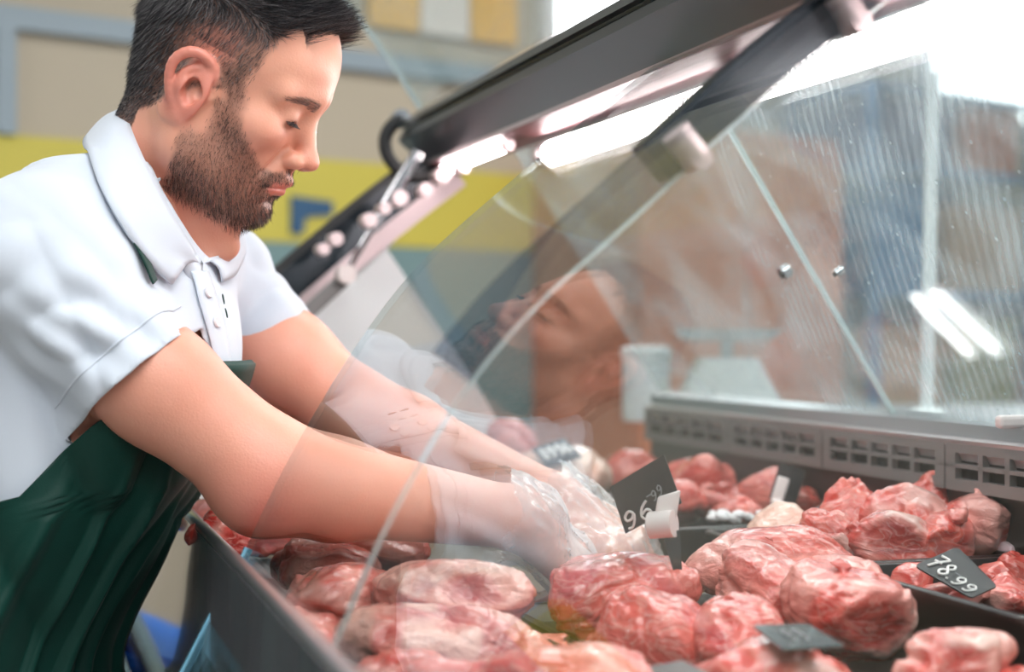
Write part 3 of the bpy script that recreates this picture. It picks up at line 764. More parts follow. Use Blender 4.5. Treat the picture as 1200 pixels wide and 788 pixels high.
def build_man():
    lo = h2w((0, 0, .02))-.16; hi = h2w((0, 0, .02))+.16
    lo = np.array([-.50, 1.42, 1.22]); hi = np.array([-.12, 1.74, 1.62])
    V1, Q1 = nets(headneck, lo, hi, .0015)
    k = V1[:, 2] > 1.235
    V2, Q2 = nets(full_arm, (-.80, 1.36, .82), (.28, 1.92, 1.44), .004)
    q = w2h(V2); m2 = (V2[:, 2] < 1.365)
    V2, Q2 = keep_faces(V2, Q2, m2)
    V1, Q1 = keep_faces(V1, Q1, k)
    V = np.concatenate([V1, V2]); Q = np.concatenate([Q1, Q2+len(V1)])
    globals()['NV1'] = len(V1)
    body = add('person', V, Q, M['skin'], origin=(-.58, 1.61, 0))
    body['_m'] = [v for r in Matrix.Translation(body.location) for v in r]
    tag(body, 'bearded dark haired man in white polo shirt and green apron reaching into the counter', 'person')
    # pigment
    h = w2h(V1); y = np.abs(h[:, 1]); x = h[:, 0]; z = h[:, 2]
    red = np.zeros(len(V1)); dark = np.zeros(len(V1))
    lip = np.maximum(sstep(.003, .0, np.abs(z+.0470+.22*y)-.0030), sstep(.003, .0, np.abs(z+.0565-.06*y)-.0036))*sstep(.076, .082, x)*sstep(.027, .022, y)
    red = np.maximum(red, .55*lip)
    ear = sstep(.0715, .079, y)*sstep(.034, .014, x)*sstep(-.05, -.02, z); red = np.maximum(red, .45*ear)
    red = np.maximum(red, .25*np.exp(-(((x-.11)/.02)**2+(y/.016)**2+((z+.012)/.016)**2)))
    red = np.maximum(red, .20*np.exp(-(((x-.07)/.03)**2+((y-.045)/.02)**2+((z+.012)/.018)**2)))
    red = np.maximum(red, .3*sstep(-.05, -.12, z)*sstep(.09, .0, x))
    noi = fbm(h, 60, 3, 2)*.007
    xb = np.interp(z, [-.075, -.062, -.048, -.030, -.012, .009, .03, .055], [.12, .102, .088, .070, .055, .043, .038, .034])
    bd = sstep(-.006, .006, xb-x+noi)*sstep(.004, .013, x+noi+.10*np.clip(-.03-z, 0, .1))*sstep(.055, .03, z)
    bd = bd*sstep(-.112, -.098, z+.10*(x-.06)+noi)*np.where((z > -.004), sstep(.040, .050, y), 1)
    mou = sstep(.0045, .0, np.abs(z+.0372+.36*y)-.0056)*sstep(.074, .08, x)*sstep(.036, .030, y)*sstep(.001, .005, y)
    side = sstep(.006, .001, np.abs(y-.031)-.0055)*sstep(-.076, -.070, z)*sstep(-.040, -.047, z)*(x > .06)
    bd = np.maximum(bd, np.maximum(mou, side))
    soul = sstep(.009, .005, y)*(z < -.060)*(z > -.075)*(x > .08); bd = np.maximum(bd*(1-.7*sstep(.006, .009, y)*sstep(.019, .014, y)*sstep(-.071, -.067, z)*(x > .075)), .8*soul)
    bd = bd*(1-lip)*(1-ear)*(1-sstep(.062, .069, y)*sstep(.028, .020, x+noi)*sstep(-.042, -.026, z+noi))
    # scalp
    line = np.interp(z, [-.07, -.05, -.03, -.005, .02, .04, .055, .07, .085, .10], [-.075, -.062, -.035, -.015, .030, .039, .041, .044, .050, .060])
    sc = sstep(.005, -.005, x-line+noi)*sstep(-.075, -.055, z)
    sc = np.where(y < .050, np.where(x > 0, sstep(.005, -.005, (np.interp(y, [0, .02, .040, .052], [.106, .108, .102, .084])-z)+noi), sstep(-.075, -.055, z+noi)), sc)
    sc = sc*(1-sstep(.0735, .078, y)*(x < .026)*(x > -.045)*(z < .045)*(z > -.045))
    brow = sstep(.0036, .0006, np.abs(z-.0375+.22*np.clip(y-.034, 0, 1)-.10*np.clip(.034-y, 0, 1)*-1)-.0028*sstep(.058, .02, y))*sstep(.011, .016, y)*sstep(.057, .050, y)*sstep(.05, .06, x)
    lash = np.zeros(len(V1))
    dark = np.clip(np.maximum.reduce([.50*bd, (.62+.33*sstep(.06, .09, z)+.35*sstep(0, -.06, x))*sc, .6*brow]), 0, .95)
    tint = np.zeros((len(V), 3)); tint[:len(V1), 0] = red; tint[:len(V1), 1] = dark
    # warm elbows and forearms
    pe = np.exp(-(np.linalg.norm(V2-(RE+[0, -.03, -.03]), axis=1)/.05)**2); tint[len(V1):, 0] = .45*pe+.12
    attr(body, 'tint', tint)
    nv = np.zeros((len(body.data.vertices), 3), np.float32); body.data.vertices.foreach_get('normal', nv.ravel() if False else (buf := np.zeros(len(body.data.vertices)*3, np.float32)))
    nv = buf.reshape(-1, 3)[:len(V1)].astype(float)
    rng = np.random.default_rng(5)
    # strands
    def strands(name, prob, count, length, flow, width, mat, nseg=3, curl=.25, stiff=.5, lightp=.22):
        pr = prob/prob.sum(); idx = rng.choice(len(V1), size=count, p=pr)
        root = V1[idx]+rng.normal(0, .0006, (count, 3)); n = nv[idx]; ln = length(idx)*rng.uniform(.7, 1.15, count)
        fl = flow(idx); fl = fl+rng.normal(0, curl, fl.shape)
        d0 = n*stiff+fl*(1-stiff); d0 /= np.linalg.norm(d0, axis=1)[:, None]
        fl /= np.linalg.norm(fl, axis=1)[:, None]
        side = np.cross(d0, rng.normal(0, 1, d0.shape)); side /= np.linalg.norm(side, axis=1)[:, None]+1e-9
        vs_ = []; p = root-n*.0006
        for j in range(nseg+1):
            w_ = width*(1-.8*j/nseg)
            vs_ += [p-side*w_/2, p+side*w_/2]
            t = (j+.5)/nseg; d = d0*(1-t)+(d0*.3+fl*.7)*t; d /= np.linalg.norm(d, axis=1)[:, None]
            p = p+d*(ln/nseg)[:, None]
        A = np.stack(vs_, 1).reshape(-1, 3); K = 2*(nseg+1)
        b0 = (np.arange(count)*K)[:, None]
        fs = np.concatenate([np.concatenate([b0+2*j, b0+2*j+1, b0+2*j+3, b0+2*j+2], 1) for j in range(nseg)])
        mi = np.tile((rng.uniform(0, 1, count) < lightp).astype(np.int32), nseg)
        o = add(name, A, fs, mat if isinstance(mat, list) else [mat, mat], body, True, fmat=mi); return o
    hl = h
    def hflow(idx):
        q = hl[idx]; f = np.zeros((len(idx), 3))
        t = sstep(.068, .105, q[:, 2]+.15*np.clip(q[:, 0], 0, .1)); fr = sstep(.02, .075, q[:, 0])
        f[:, 0] = .95*t-.15*(1-t); f[:, 2] = -.95*(1-t)*(1-.6*fr)+t*(.25+.50*fr); f[:, 1] = .12*np.sign(q[:, 1])*(1-t)-.20*t
        return f @ HR.T
    def hlen(idx):
        q = hl[idx]
        t = sstep(.066, .100, q[:, 2]+.30*np.clip(-q[:, 0], 0, .1))
        base = .0042+.004*sstep(.02, .07, q[:, 2])+.008*sstep(-.02, -.085, q[:, 0])*sstep(-.05, .0, q[:, 2])
        return base*(1-t)+(.026+.006*sstep(.02, .08, q[:, 0]))*t
    side_fade = .62+.45*sstep(.03, .085, z)+.5*sstep(-.02, -.08, x)
    strands('hair', sc*np.clip(side_fade, 0, 1.2), 46000, hlen, hflow, .00050, [M['hair'], M['hair_grey']], 4, .13, .24)
    def bflow(idx):
        q = hl[idx]; f = np.zeros((len(idx), 3)); f[:, 2] = -.9; f[:, 0] = .15+.35*(q[:, 2] < -.075); f[:, 1] = -.2*np.sign(q[:, 1])*0
        return f @ HR.T
    strands('beard', bd+1.6*mou*(1-lip)+1e-9, 17000, lambda i: .0042+.0035*sstep(-.05, -.09, hl[i][:, 2]), bflow, .00042, [M['beard'], M['beard_light']], 2, .22, .26, .3)
    def brflow(idx):
        q = hl[idx]; f = np.zeros((len(idx), 3)); f[:, 1] = np.sign(q[:, 1])*.9; f[:, 0] = -.5; f[:, 2] = .1
        return f @ HR.T
    strands('eyebrow', brow+1e-9, 1300, lambda i: np.full(len(i), .0062), brflow, .00042, [M['hair'], M['beard']], 2, .15, .08)
    # lashes along the upper lid edge
    for sgn in (-1, 1):
        c = EYE*np.array([1, sgn, 1]); A = []; Fq = []
        for k2 in range(80):
            u = -1+2*k2/79; yy = u*.0128
            xx = math.sqrt(max(1e-9, (ER+.0015)**2-yy*yy-.0030**2))
            r0 = c+np.array([xx, yy, -.0030]); r1 = r0+np.array([.0040, .0016*u, -.0030]); r2 = r1+np.array([.0022, .0010*u, -.0002])
            w_ = np.array([0, .0004, 0]); n0 = len(A)
            A += [r0-w_, r0+w_, r1-w_*.7, r1+w_*.7, r2-w_*.2, r2+w_*.2]; Fq += [(n0, n0+1, n0+3, n0+2), (n0+2, n0+3, n0+5, n0+4)]
        add('eyelash', h2w(np.array(A)), np.array(Fq), M['hair'], body, False)
        bm = bmesh.new(); bmesh.ops.create_uvsphere(bm, u_segments=32, v_segments=20, radius=ER*.99)
        vv = np.array([v.co[:] for v in bm.verts]); ff = [tuple(v.index for v in f.verts) for f in bm.faces]; bm.free()
        gaze = nrm((.80, .1*0, -.42)); fm = [1 if np.mean([vv[i] for i in f], axis=0).dot(gaze)/ER > .89 else 0 for f in ff]
        add('eye', h2w(c+vv), ff, [M['eyewhite'], M['iris']], body, True, fmat=fm)
    return body
body = build_man()

# ---- clothes
def folds(p, d, sc, amp, seed):
    """drape folds: noise stretched along direction d"""
    d = nrm(d); t = p@d; q = p-np.outer(t, d)*.80
    n = noise(q, sc, seed); return amp*(1-np.abs(n)*2)
RCUT = P(160, 441, 1.452); RCN = nrm(nrm(RE-RS)*np.array([1, 1, 1])+np.array([-.16, -.05, -.06]))
LCUT = P(345, 428, 1.788); LCN = nrm(nrm(LE-LS)+np.array([-.10, .06, -.12]))
def body_sh(p):
    t = torso_sdf(p, .012)
    t = t+folds(p, (.35, 0, -1), 13, .0075, 5)*sstep(1.30, 1.15, p[:, 2])
    d = smin(t, shoulders(p, .006), .05)
    d = smin(d, ell((p-np.array([-.385, 1.590, 1.185])) @ np.stack([FD, LD, UZ], 1), (0, 0, 0), (.085, .10, .085)), .06)
    return d
def slv(p, S, E, cut, ra, rb, drop, seed):
    a = nrm(E-S); c = cut; e = c+a*.09
    r = cone(p, S+np.array([.01, 0, .012]), c, ra, rb); r = smin(r, cone(p, c, e, rb, rb*1.02), .01)
    r = r+folds(p, (E-S)+np.array([.0, 0, .30]), 17, .0072, seed)+folds(p, np.array([.6, .1, -1.]), 24, .0034, seed+3)
    return r
def rsl(p): return slv(p, RS, RE, RCUT, .075, .0625, 0, 11)
def lsl(p): return slv(p, LS, LE, LCUT, .069, .0605, 0, 13)
def shirt_sdf(p):
    d = body_sh(p)
    d = smin(d, smin(rsl(p), lsl(p), .01), .026)
    c = RS+np.array([.085, -.02, -.055])
    d = d+.0048*np.sin((p@nrm((.62, 0, .75)))*170+3*noise(p, 12, 4))*np.exp(-(np.linalg.norm(p-c, axis=1)/.06)**2)
    return d
def push(P_, dist, f=None, it=3, only_in=True):
    f = f or shirt_sdf; P_ = np.array(P_, float)
    for _ in range(it):
        d = f(P_); g = grad(f, P_); mv = dist-d
        if only_in: mv = np.maximum(mv, 0)
        P_ = P_+g*mv[:, None]*.8
    return P_
def build_shirt():
    V, Q = nets(shirt_sdf, (-.86, 1.28, .80), (-.10, 1.95, 1.46), .0036)
    # clean cuff cuts: vertices past the cuff plane on the sleeves go; the rim is snapped to the plane
    def cuff(V, Q, f, cut, n, m=.03):
        s = (V-cut)@n; on = (f(V) < body_sh(V)+m) & (np.linalg.norm(V-cut, axis=1) < .16)
        V, Q = keep_faces(V, Q, ~((s > .0018) & on))
        E = np.sort(np.concatenate([Q[:, [0, 1]], Q[:, [1, 2]], Q[:, [2, 3]], Q[:, [3, 0]]]), 1)
        u, cnt = np.unique(E, axis=0, return_counts=True); rimv = np.unique(u[cnt == 1])
        s = (V-cut)@n; k = np.zeros(len(V), bool); k[rimv] = True; k &= (np.abs(s) < .012) & (np.linalg.norm(V-cut, axis=1) < .14)
        V[k] -= np.outer(s[k]*.9, n)
        # relax the rim along itself
        nb = {}
        for x, y in u[cnt == 1]: nb.setdefault(x, []).append(y); nb.setdefault(y, []).append(x)
        for _ in range(4):
            W_ = V.copy()
            for i in np.where(k)[0]:
                if len(nb[i]) == 2: W_[i] = V[i]*.5+(V[nb[i][0]]+V[nb[i][1]])*.25
            V = W_
        return V, Q
    V, Q = cuff(V, Q, rsl, RCUT, RCN); V, Q = cuff(V, Q, lsl, LCUT, LCN, .07)
    nn_ = nrm(h2w((-.03, 0, -.02))-NB); nc = NB-nn_*.014
    keep = ~(((V-nc)@nrm(nn_+np.array([.55, 0, 0])) > 0) & (np.linalg.norm(V-nc, axis=1) < .10)) & (V[:, 2] > .83)
    V, Q = keep_faces(V, Q, keep)
    E = np.sort(np.concatenate([Q[:, [0, 1]], Q[:, [1, 2]], Q[:, [2, 3]], Q[:, [3, 0]]]), 1)
    u, cnt = np.unique(E, axis=0, return_counts=True); nb = {}
    for x, y in u[cnt == 1]: nb.setdefault(x, []).append(y); nb.setdefault(y, []).append(x)
    loop = [i for i in nb if len(nb[i]) == 2 and np.linalg.norm(V[i]-nc) < .14]
    for _ in range(14):
        W_ = V.copy()
        for i in loop: W_[i] = V[i]*.4+(V[nb[i][0]]+V[nb[i][1]])*.3
        V = W_
    o = add('shirt', V, Q, M['shirt'], body, True)
    so = o.modifiers.new('s', 'SOLIDIFY'); so.thickness = .0032; so.offset = -1
    return o
shirt = build_shirt()
def tuck():
    me = body.data; n = len(me.vertices); co = np.empty(n*3, np.float32); me.vertices.foreach_get('co', co); co = co.reshape(-1, 3).astype(float)+np.array(body.location)
    under = ((co-RCUT)@RCN < -.006) & ((co-LCUT)@LCN < -.006) & (co[:, 2] < 1.345) & (co[:, 0] < -.22) & (co[:, 2] > .82)
    under &= np.linalg.norm(co-NB, axis=1) > .085
    under[:NV1] = False
    idx = np.where(under)[0]; p = co[idx]
    for _ in range(4):
        d = shirt_sdf(p); mv = np.minimum(0, -.009-d); p = p+grad(shirt_sdf, p)*mv[:, None]
    co[idx] = p; me.vertices.foreach_set('co', (co-np.array(body.location)).astype(np.float32).ravel()); me.update()
tuck()
def hem(cut, n, off, f):
    c = cut-n*off; u = basis(n, (0, 0, 1)); ring = []
    for k in range(121):
        t = 2*math.pi*k/120; d = u[:, 1]*math.cos(t)+u[:, 2]*math.sin(t)
        lo, hi = .0, .11
        for _ in range(16):
            mid = (lo+hi)/2
            if shirt_sdf((c+d*mid)[None])[0] < 0: lo = mid
            else: hi = mid
        ring.append(c+d*(lo+.0004) if lo < .085 else None)
    runs = []; cur = []
    for q in ring+[None]:
        if q is None:
            if len(cur) > 3: runs.append(cur)
            cur = []
        else: cur.append(q)
    if runs:
        m = MB(); m.tube(max(runs, key=len), .0012, 6); m.build('hem_stitching', M['shirt'], shirt, True)
hem(RCUT, RCN, .028, rsl); hem(LCUT, LCN, .026, lsl)
# collar: stand, fold line, falling leaf
fold = [(237, 309, 1.53), (224, 289, 1.510), (200, 250, 1.490), (174, 200, 1.488), (156, 160, 1.51), (150, 138, 1.56), (160, 130, 1.62), (188, 144, 1.69), (216, 192, 1.735), (240, 240, 1.72), (248, 272, 1.67), (243, 296, 1.60), (239, 309, 1.55)]
outer = [(198, 334, 1.488), (170, 305, 1.455), (140, 260, 1.432), (118, 220, 1.44), (104, 188, 1.48), (98, 166, 1.56), (110, 158, 1.64), (150, 165, 1.74), (215, 215, 1.80), (262, 262, 1.775), (274, 298, 1.70), (266, 324, 1.62), (255, 333, 1.565)]
fw = np.array([P(*q) for q in fold]); ow = np.array([P(*q) for q in outer])
def dens(a, n=49):
    t = np.linspace(0, len(a)-1, n); i = np.clip(t.astype(int), 0, len(a)-2); f = (t-i)[:, None]
    p0, p1, p2, p3 = a[np.maximum(i-1, 0)], a[i], a[i+1], a[np.minimum(i+2, len(a)-1)]
    return .5*((2*p1)+(-p0+p2)*f+(2*p0-5*p1+4*p2-p3)*f*f+(-p0+3*p1-3*p2+p3)*f**3)
fw, ow = dens(fw), dens(ow)
nk = np.array([-.345, 1.60, 1.33])
inn = fw+(nk-fw)*np.array([.10, .10, 0])+np.array([.0, 0, -.034])
rows = [inn, inn*.5+fw*.5+(nk-fw)*np.array([.02, .02, 0]), fw]
for k in range(1, 9):
    t = k/8; q = fw*(1-t)+ow*t; q[:, 2] += .010*math.sin(math.pi*t); rows.append(q)
R_ = np.array(rows)
for k in range(4, len(R_)): R_[k] = push(R_[k], .0055+.002*math.sin(k), it=3)
V = R_.reshape(-1, 3); nU = R_.shape[1]
F_ = np.array([(i*nU+j, (i+1)*nU+j, (i+1)*nU+j+1, i*nU+j+1) for i in range(len(R_)-1) for j in range(nU-1)])
co = add('collar', V, F_, M['shirt'], shirt, True)
so = co.modifiers.new('s', 'SOLIDIFY'); so.thickness = .0028; so.offset = 0
# ribbon helper on the shirt
def ribbon(name, pts, wd, dist, mat, parent, th=.0016, n=24, side=None):
    c = dens(np.array(pts), n); c = push(c, dist, only_in=False)
    t = np.gradient(c, axis=0); t /= np.linalg.norm(t, axis=1)[:, None]; g = grad(shirt_sdf, c); s = np.cross(t, g); s /= np.linalg.norm(s, axis=1)[:, None]
    cols = []
    for k in range(5):
        q = c+s*wd*(k/4-.5); q = push(q, dist, only_in=False); cols.append(q)
    A = np.array(cols); V = A.reshape(-1, 3)
    F_ = np.array([(i*n+j, i*n+j+1, (i+1)*n+j+1, (i+1)*n+j) for i in range(4) for j in range(n-1)])
    o = add(name, V, F_, mat, parent, True); so = o.modifiers.new('s', 'SOLIDIFY'); so.thickness = th; so.offset = 0; return o
ribbon('placket', [P(234, 318, 1.53), P(240, 350, 1.53), P(243, 385, 1.535), P(246, 420, 1.54), P(246, 450, 1.545)], .030, .0035, M['shirt'], shirt)
M['button'] = plain('pearl_button', hexs(226, 222, 226), .25, spec=.7)
for q in (P(238, 345, 1.53), P(241, 381, 1.535)):
    c = push(q[None], .0062, only_in=False)[0]; n = grad(shirt_sdf, c[None])[0]
    m = MB(); m.tube([c-n*.001, c+n*.0012], [.0055, .0050], 20); bo = m.build('button', M['button'], shirt, True)
# apron
def apron():
    zt, zb = 1.170, .42; nv_, nu = 120, 110; rows = []
    tz = [.42, .99, 1.03, 1.05, 1.085, 1.118, 1.150, 1.168]; tn = [112, 108, 92, 72, 64, 56, 40, 30]
    for i in range(nv_):
        z = zt+(zb-zt)*i/(nv_-1); zc = max(z, .84)
        cx = np.interp(zc, TZ, _cx); c = np.array([0, 1.605, 0])+FD*(cx*FD[0])+LD*(cx*LD[0]); c[2] = zc
        th0 = np.interp(z, tz, tn)
        th = np.radians(np.linspace(-th0, th0*.62, nu))
        D = np.cos(th)[:, None]*FD+np.sin(th)[:, None]*LD
        lo = np.zeros(nu); hi = np.full(nu, .30)
        for _ in range(15):
            md = (lo+hi)/2; ins = body_sh(c+D*md[:, None]) < 0
            lo = np.where(ins, md, lo); hi = np.where(ins, hi, md)
        r = lo+.010
        w_ = sstep(1.10, .98, z)
        ph = th*17+1.2*np.sin(th*5+z*3)
        r = r+w_*(.0150*np.maximum(0, np.cos(ph))**4+.006*np.cos(th*9+z*4))*sstep(math.radians(th0), math.radians(th0)-.3, np.abs(th))
        r = r+.004*sstep(1.10, 1.17, z)*np.cos(th)**2          # the bib hangs a little clear of the chest
        r = r+.075*sstep(.92, .70, z)*np.maximum(.3, np.cos(th*.8))
        q = c+D*r[:, None]; q[:, 2] = z; rows.append(q)
    # folded top hem
    top = rows[0]; extra = []
    for dz, dr in ((-.030, -.010), (-.014, -.0105), (-.002, -.008), (.004, -.004)):
        q = top.copy(); q[:, 2] += dz; q[:, :2] += np.array(FD[:2])*dr; extra.append(q)
    rows = extra+rows
    A = np.array(rows); V = A.reshape(-1, 3); n = nu
    F_ = np.array([(i*n+j, (i+1)*n+j, (i+1)*n+j+1, i*n+j+1) for i in range(len(rows)-1) for j in range(n-1)])
    o = add('apron', V, F_, M['apron'], body, True); so = o.modifiers.new('s', 'SOLIDIFY'); so.thickness = .0022; so.offset = 0
    return o, A
apr, AG = apron()
ribbon('apron_strap', [P(146, 272, 1.45), P(158, 290, 1.45), P(172, 308, 1.452), P(184, 330, 1.458)], .013, .0042, M['apron'], apr)
# green embroidered emblem on the far chest
def decal(name, polys, dist, mat, parent):
    m = MB()
    for poly in polys:
        q = push(np.array(poly), dist, only_in=False); c = q.mean(0); n_ = len(q)
        m.mesh(list(q)+[c], [(i, (i+1) % n_, n_) for i in range(n_)])
    o = m.build(name, mat, parent); so = o.modifiers.new('s', 'SOLIDIFY'); so.thickness = .0012; so.offset = 0; return o
Yb = 1.56
decal('emblem', [[P(x-8, y, Yb) for x, y in ((246, 354), (251, 350), (255, 352), (252, 359), (247, 364), (245, 358))],
                 [P(x-8, y, Yb) for x, y in ((246, 369), (250, 370), (253, 375), (249, 379), (246, 379))]], .004, M['apron'], shirt)
# trousers and shoes below the counter edge
def trou(p):
    d = None
    for a, b, c in LEGS:
        e = chain(p, [a, b, c], [.098, .072, .058], .02); d = e if d is None else smin(d, e, .03)
    d = smin(d, ell(p, (-.585, 1.61, .88), (.13, .165, .10)), .04)
    d = d+folds(p, (0, 0, 1), 14, .004, 21)
    return np.maximum(d, np.maximum(.055-p[:, 2], p[:, 2]-.94))
V, Q = nets(trou, (-.86, 1.34, .03), (-.36, 1.90, .98), .009)
add('trousers', V, Q, M['trousers'], body, True)
for a, b, c in LEGS:
    f = lambda p: np.maximum(smin(ell(p, c+[.0, 0, -.03], (.055, .045, .06)), ell(p, c+[.11, 0, -.055], (.115, .048, .04)), .03), .002-p[:, 2])
    V, Q = nets(f, c-[.12, .09, .10], c+[.28, .09, .08], .006)
    add('shoe', V, Q, M['shoe'], body, True)
# gloves: thin crinkled plastic film
def film_mat():
    m, t, out = nt('glove_film')
    tr = N(t, 'BsdfTransparent'); tr.inputs[0].default_value = (1, .985, .98, 1)
    gl = N(t, 'BsdfGlossy'); gl.inputs['Roughness'].default_value = .22
    df = N(t, 'BsdfDiffuse'); df.inputs[0].default_value = (.95, .93, .93, 1)
    tc = N(t, 'TexCoord'); n = N(t, 'TexNoise'); n.inputs['Scale'].default_value = 90; n.inputs['Detail'].default_value = 2; n.inputs['Distortion'].default_value = .6; L(t, tc.outputs['Object'], n.inputs['Vector'])
    bp = N(t, 'Bump'); bp.inputs['Strength'].default_value = .35; bp.inputs['Distance'].default_value = .003; L(t, n.outputs['Fac'], bp.inputs['Height'])
    L(t, bp.outputs[0], gl.inputs['Normal'])
    lw = N(t, 'LayerWeight'); lw.inputs[0].default_value = .35; L(t, bp.outputs[0], lw.inputs['Normal'])
    m1 = N(t, 'MixShader'); m1.inputs[0].default_value = .4; L(t, df.outputs[0], m1.inputs[1]); L(t, gl.outputs[0], m1.inputs[2])
    ml = N(t, 'Math', operation='MULTIPLY_ADD'); ml.inputs[1].default_value = .62; ml.inputs[2].default_value = .16; ml.use_clamp = True; L(t, lw.outputs['Facing'], ml.inputs[0])
    m2 = N(t, 'MixShader'); L(t, ml.outputs[0], m2.inputs[0]); L(t, tr.outputs[0], m2.inputs[1]); L(t, m1.outputs[0], m2.inputs[2])
    L(t, m2.outputs[0], out.inputs[0]); return m
M['film'] = film_mat()
def glove(H, fore, cuffl, seed):
    back = nrm(fore-H.w)
    def f(p):
        d = H.sdf(p, .0075, .024)
        d = smin(d, cone(p, H.w+nrm(H.w-fore)*.01, H.w+back*cuffl, .040, .052), .02)
        q = H.loc(p); q2 = q*np.array([.28, 1, 1])
        n = noise(q2, 62, seed); n2 = noise(q*np.array([.6, 1, 1]), 150, seed+1)
        n3 = noise(q*np.array([.5, 1, 1])+n[:, None]*.004, 110, seed+4)
        return d-.0026*np.exp(-(n/.12)**2)-.0009*np.exp(-(n3/.14)**2)-.0003*n2+.001
    c = H.w+H.B@np.array([.06, 0, -.02])
    V, Q = nets(f, np.minimum(c-.15, H.w+back*cuffl-.08), np.maximum(c+.15, H.w+.08), .0028)
    t = (V-H.w)@back+.012*noise(V, 40, seed+9)
    V, Q = keep_faces(V, Q, t < cuffl)
    return add('glove', V, Q, M['film'], body, True)
glove(HRt, RF, .022, 31); glove(HLt, LF, .012, 47)
# ------------------------------------------------------------------ trays
def tray(label, s0, s1, b0, b1, z, dep=.062, group=None, yaw=0, mat='black_plastic'):
    cx, cy = (b0+b1)/2, (s0+s1)/2; hx, hy = (b1-b0)/2, (s1-s0)/2
    def loop(ins, zz, r=.018):
        pts = []
        for qx, qy, a0 in ((1, 1, 0), (-1, 1, 90), (-1, -1, 180), (1, -1, 270)):
            rr = max(.004, r-ins)
            for k in range(6):
                a = math.radians(a0+90*k/5); pts.append((qx*(hx-ins-rr)+rr*math.cos(a), qy*(hy-ins-rr)+rr*math.sin(a), zz))
        return pts
    L_ = [loop(.016, -dep), loop(.008, -.008), loop(.008, -.004), loop(0, -.004), loop(0, 0), loop(.002, .0015), loop(.007, .0015), loop(.009, 0), loop(.018, -dep+.004)]
    n = len(L_[0]); V = [p for l in L_ for p in l]; F_ = []
    for i in range(len(L_)-1):
        for k in range(n): F_.append((i*n+k, i*n+(k+1) % n, (i+1)*n+(k+1) % n, (i+1)*n+k))
    F_.append(tuple(range(n))[::-1]); F_.append(tuple((len(L_)-1)*n+k for k in range(n)))
    c = C(cy, cx, z); o = add('meat_tray', V, F_, M[mat], None, True, local=True)
    o.location = Vector(c); o.rotation_euler = (0, 0, CASE_ROT+math.radians(yaw))
    md = o.modifiers.new('e', 'EDGE_SPLIT'); md.split_angle = math.radians(50)
    return tag(o, label, 'tray', 'black trays in the counter')
ZT = .972
tray('black tray of bone-in chops against the slotted back wall', -.055, .235, .565, .795, ZT)
tray('black tray under the price card reading 78.99', -.365, -.062, .572, .795, ZT)
tray('far black tray of dark trimmings and onion by the back wall', .25, .62, .53, .79, ZT)
tray('black tray beneath the big heap of boneless pork', -.36, .06, .265, .555, .930, .020)
tray('black tray of fatty slabs just inside the front ledge', -.36, .06, .025, .255, .930, .02)
tray('black tray of red cuts beneath the assistant elbows', .07, .42, .03, .27, .935, .025)
tray('farthest black tray with the pale poultry pieces', .64, .90, .42, .76, ZT)

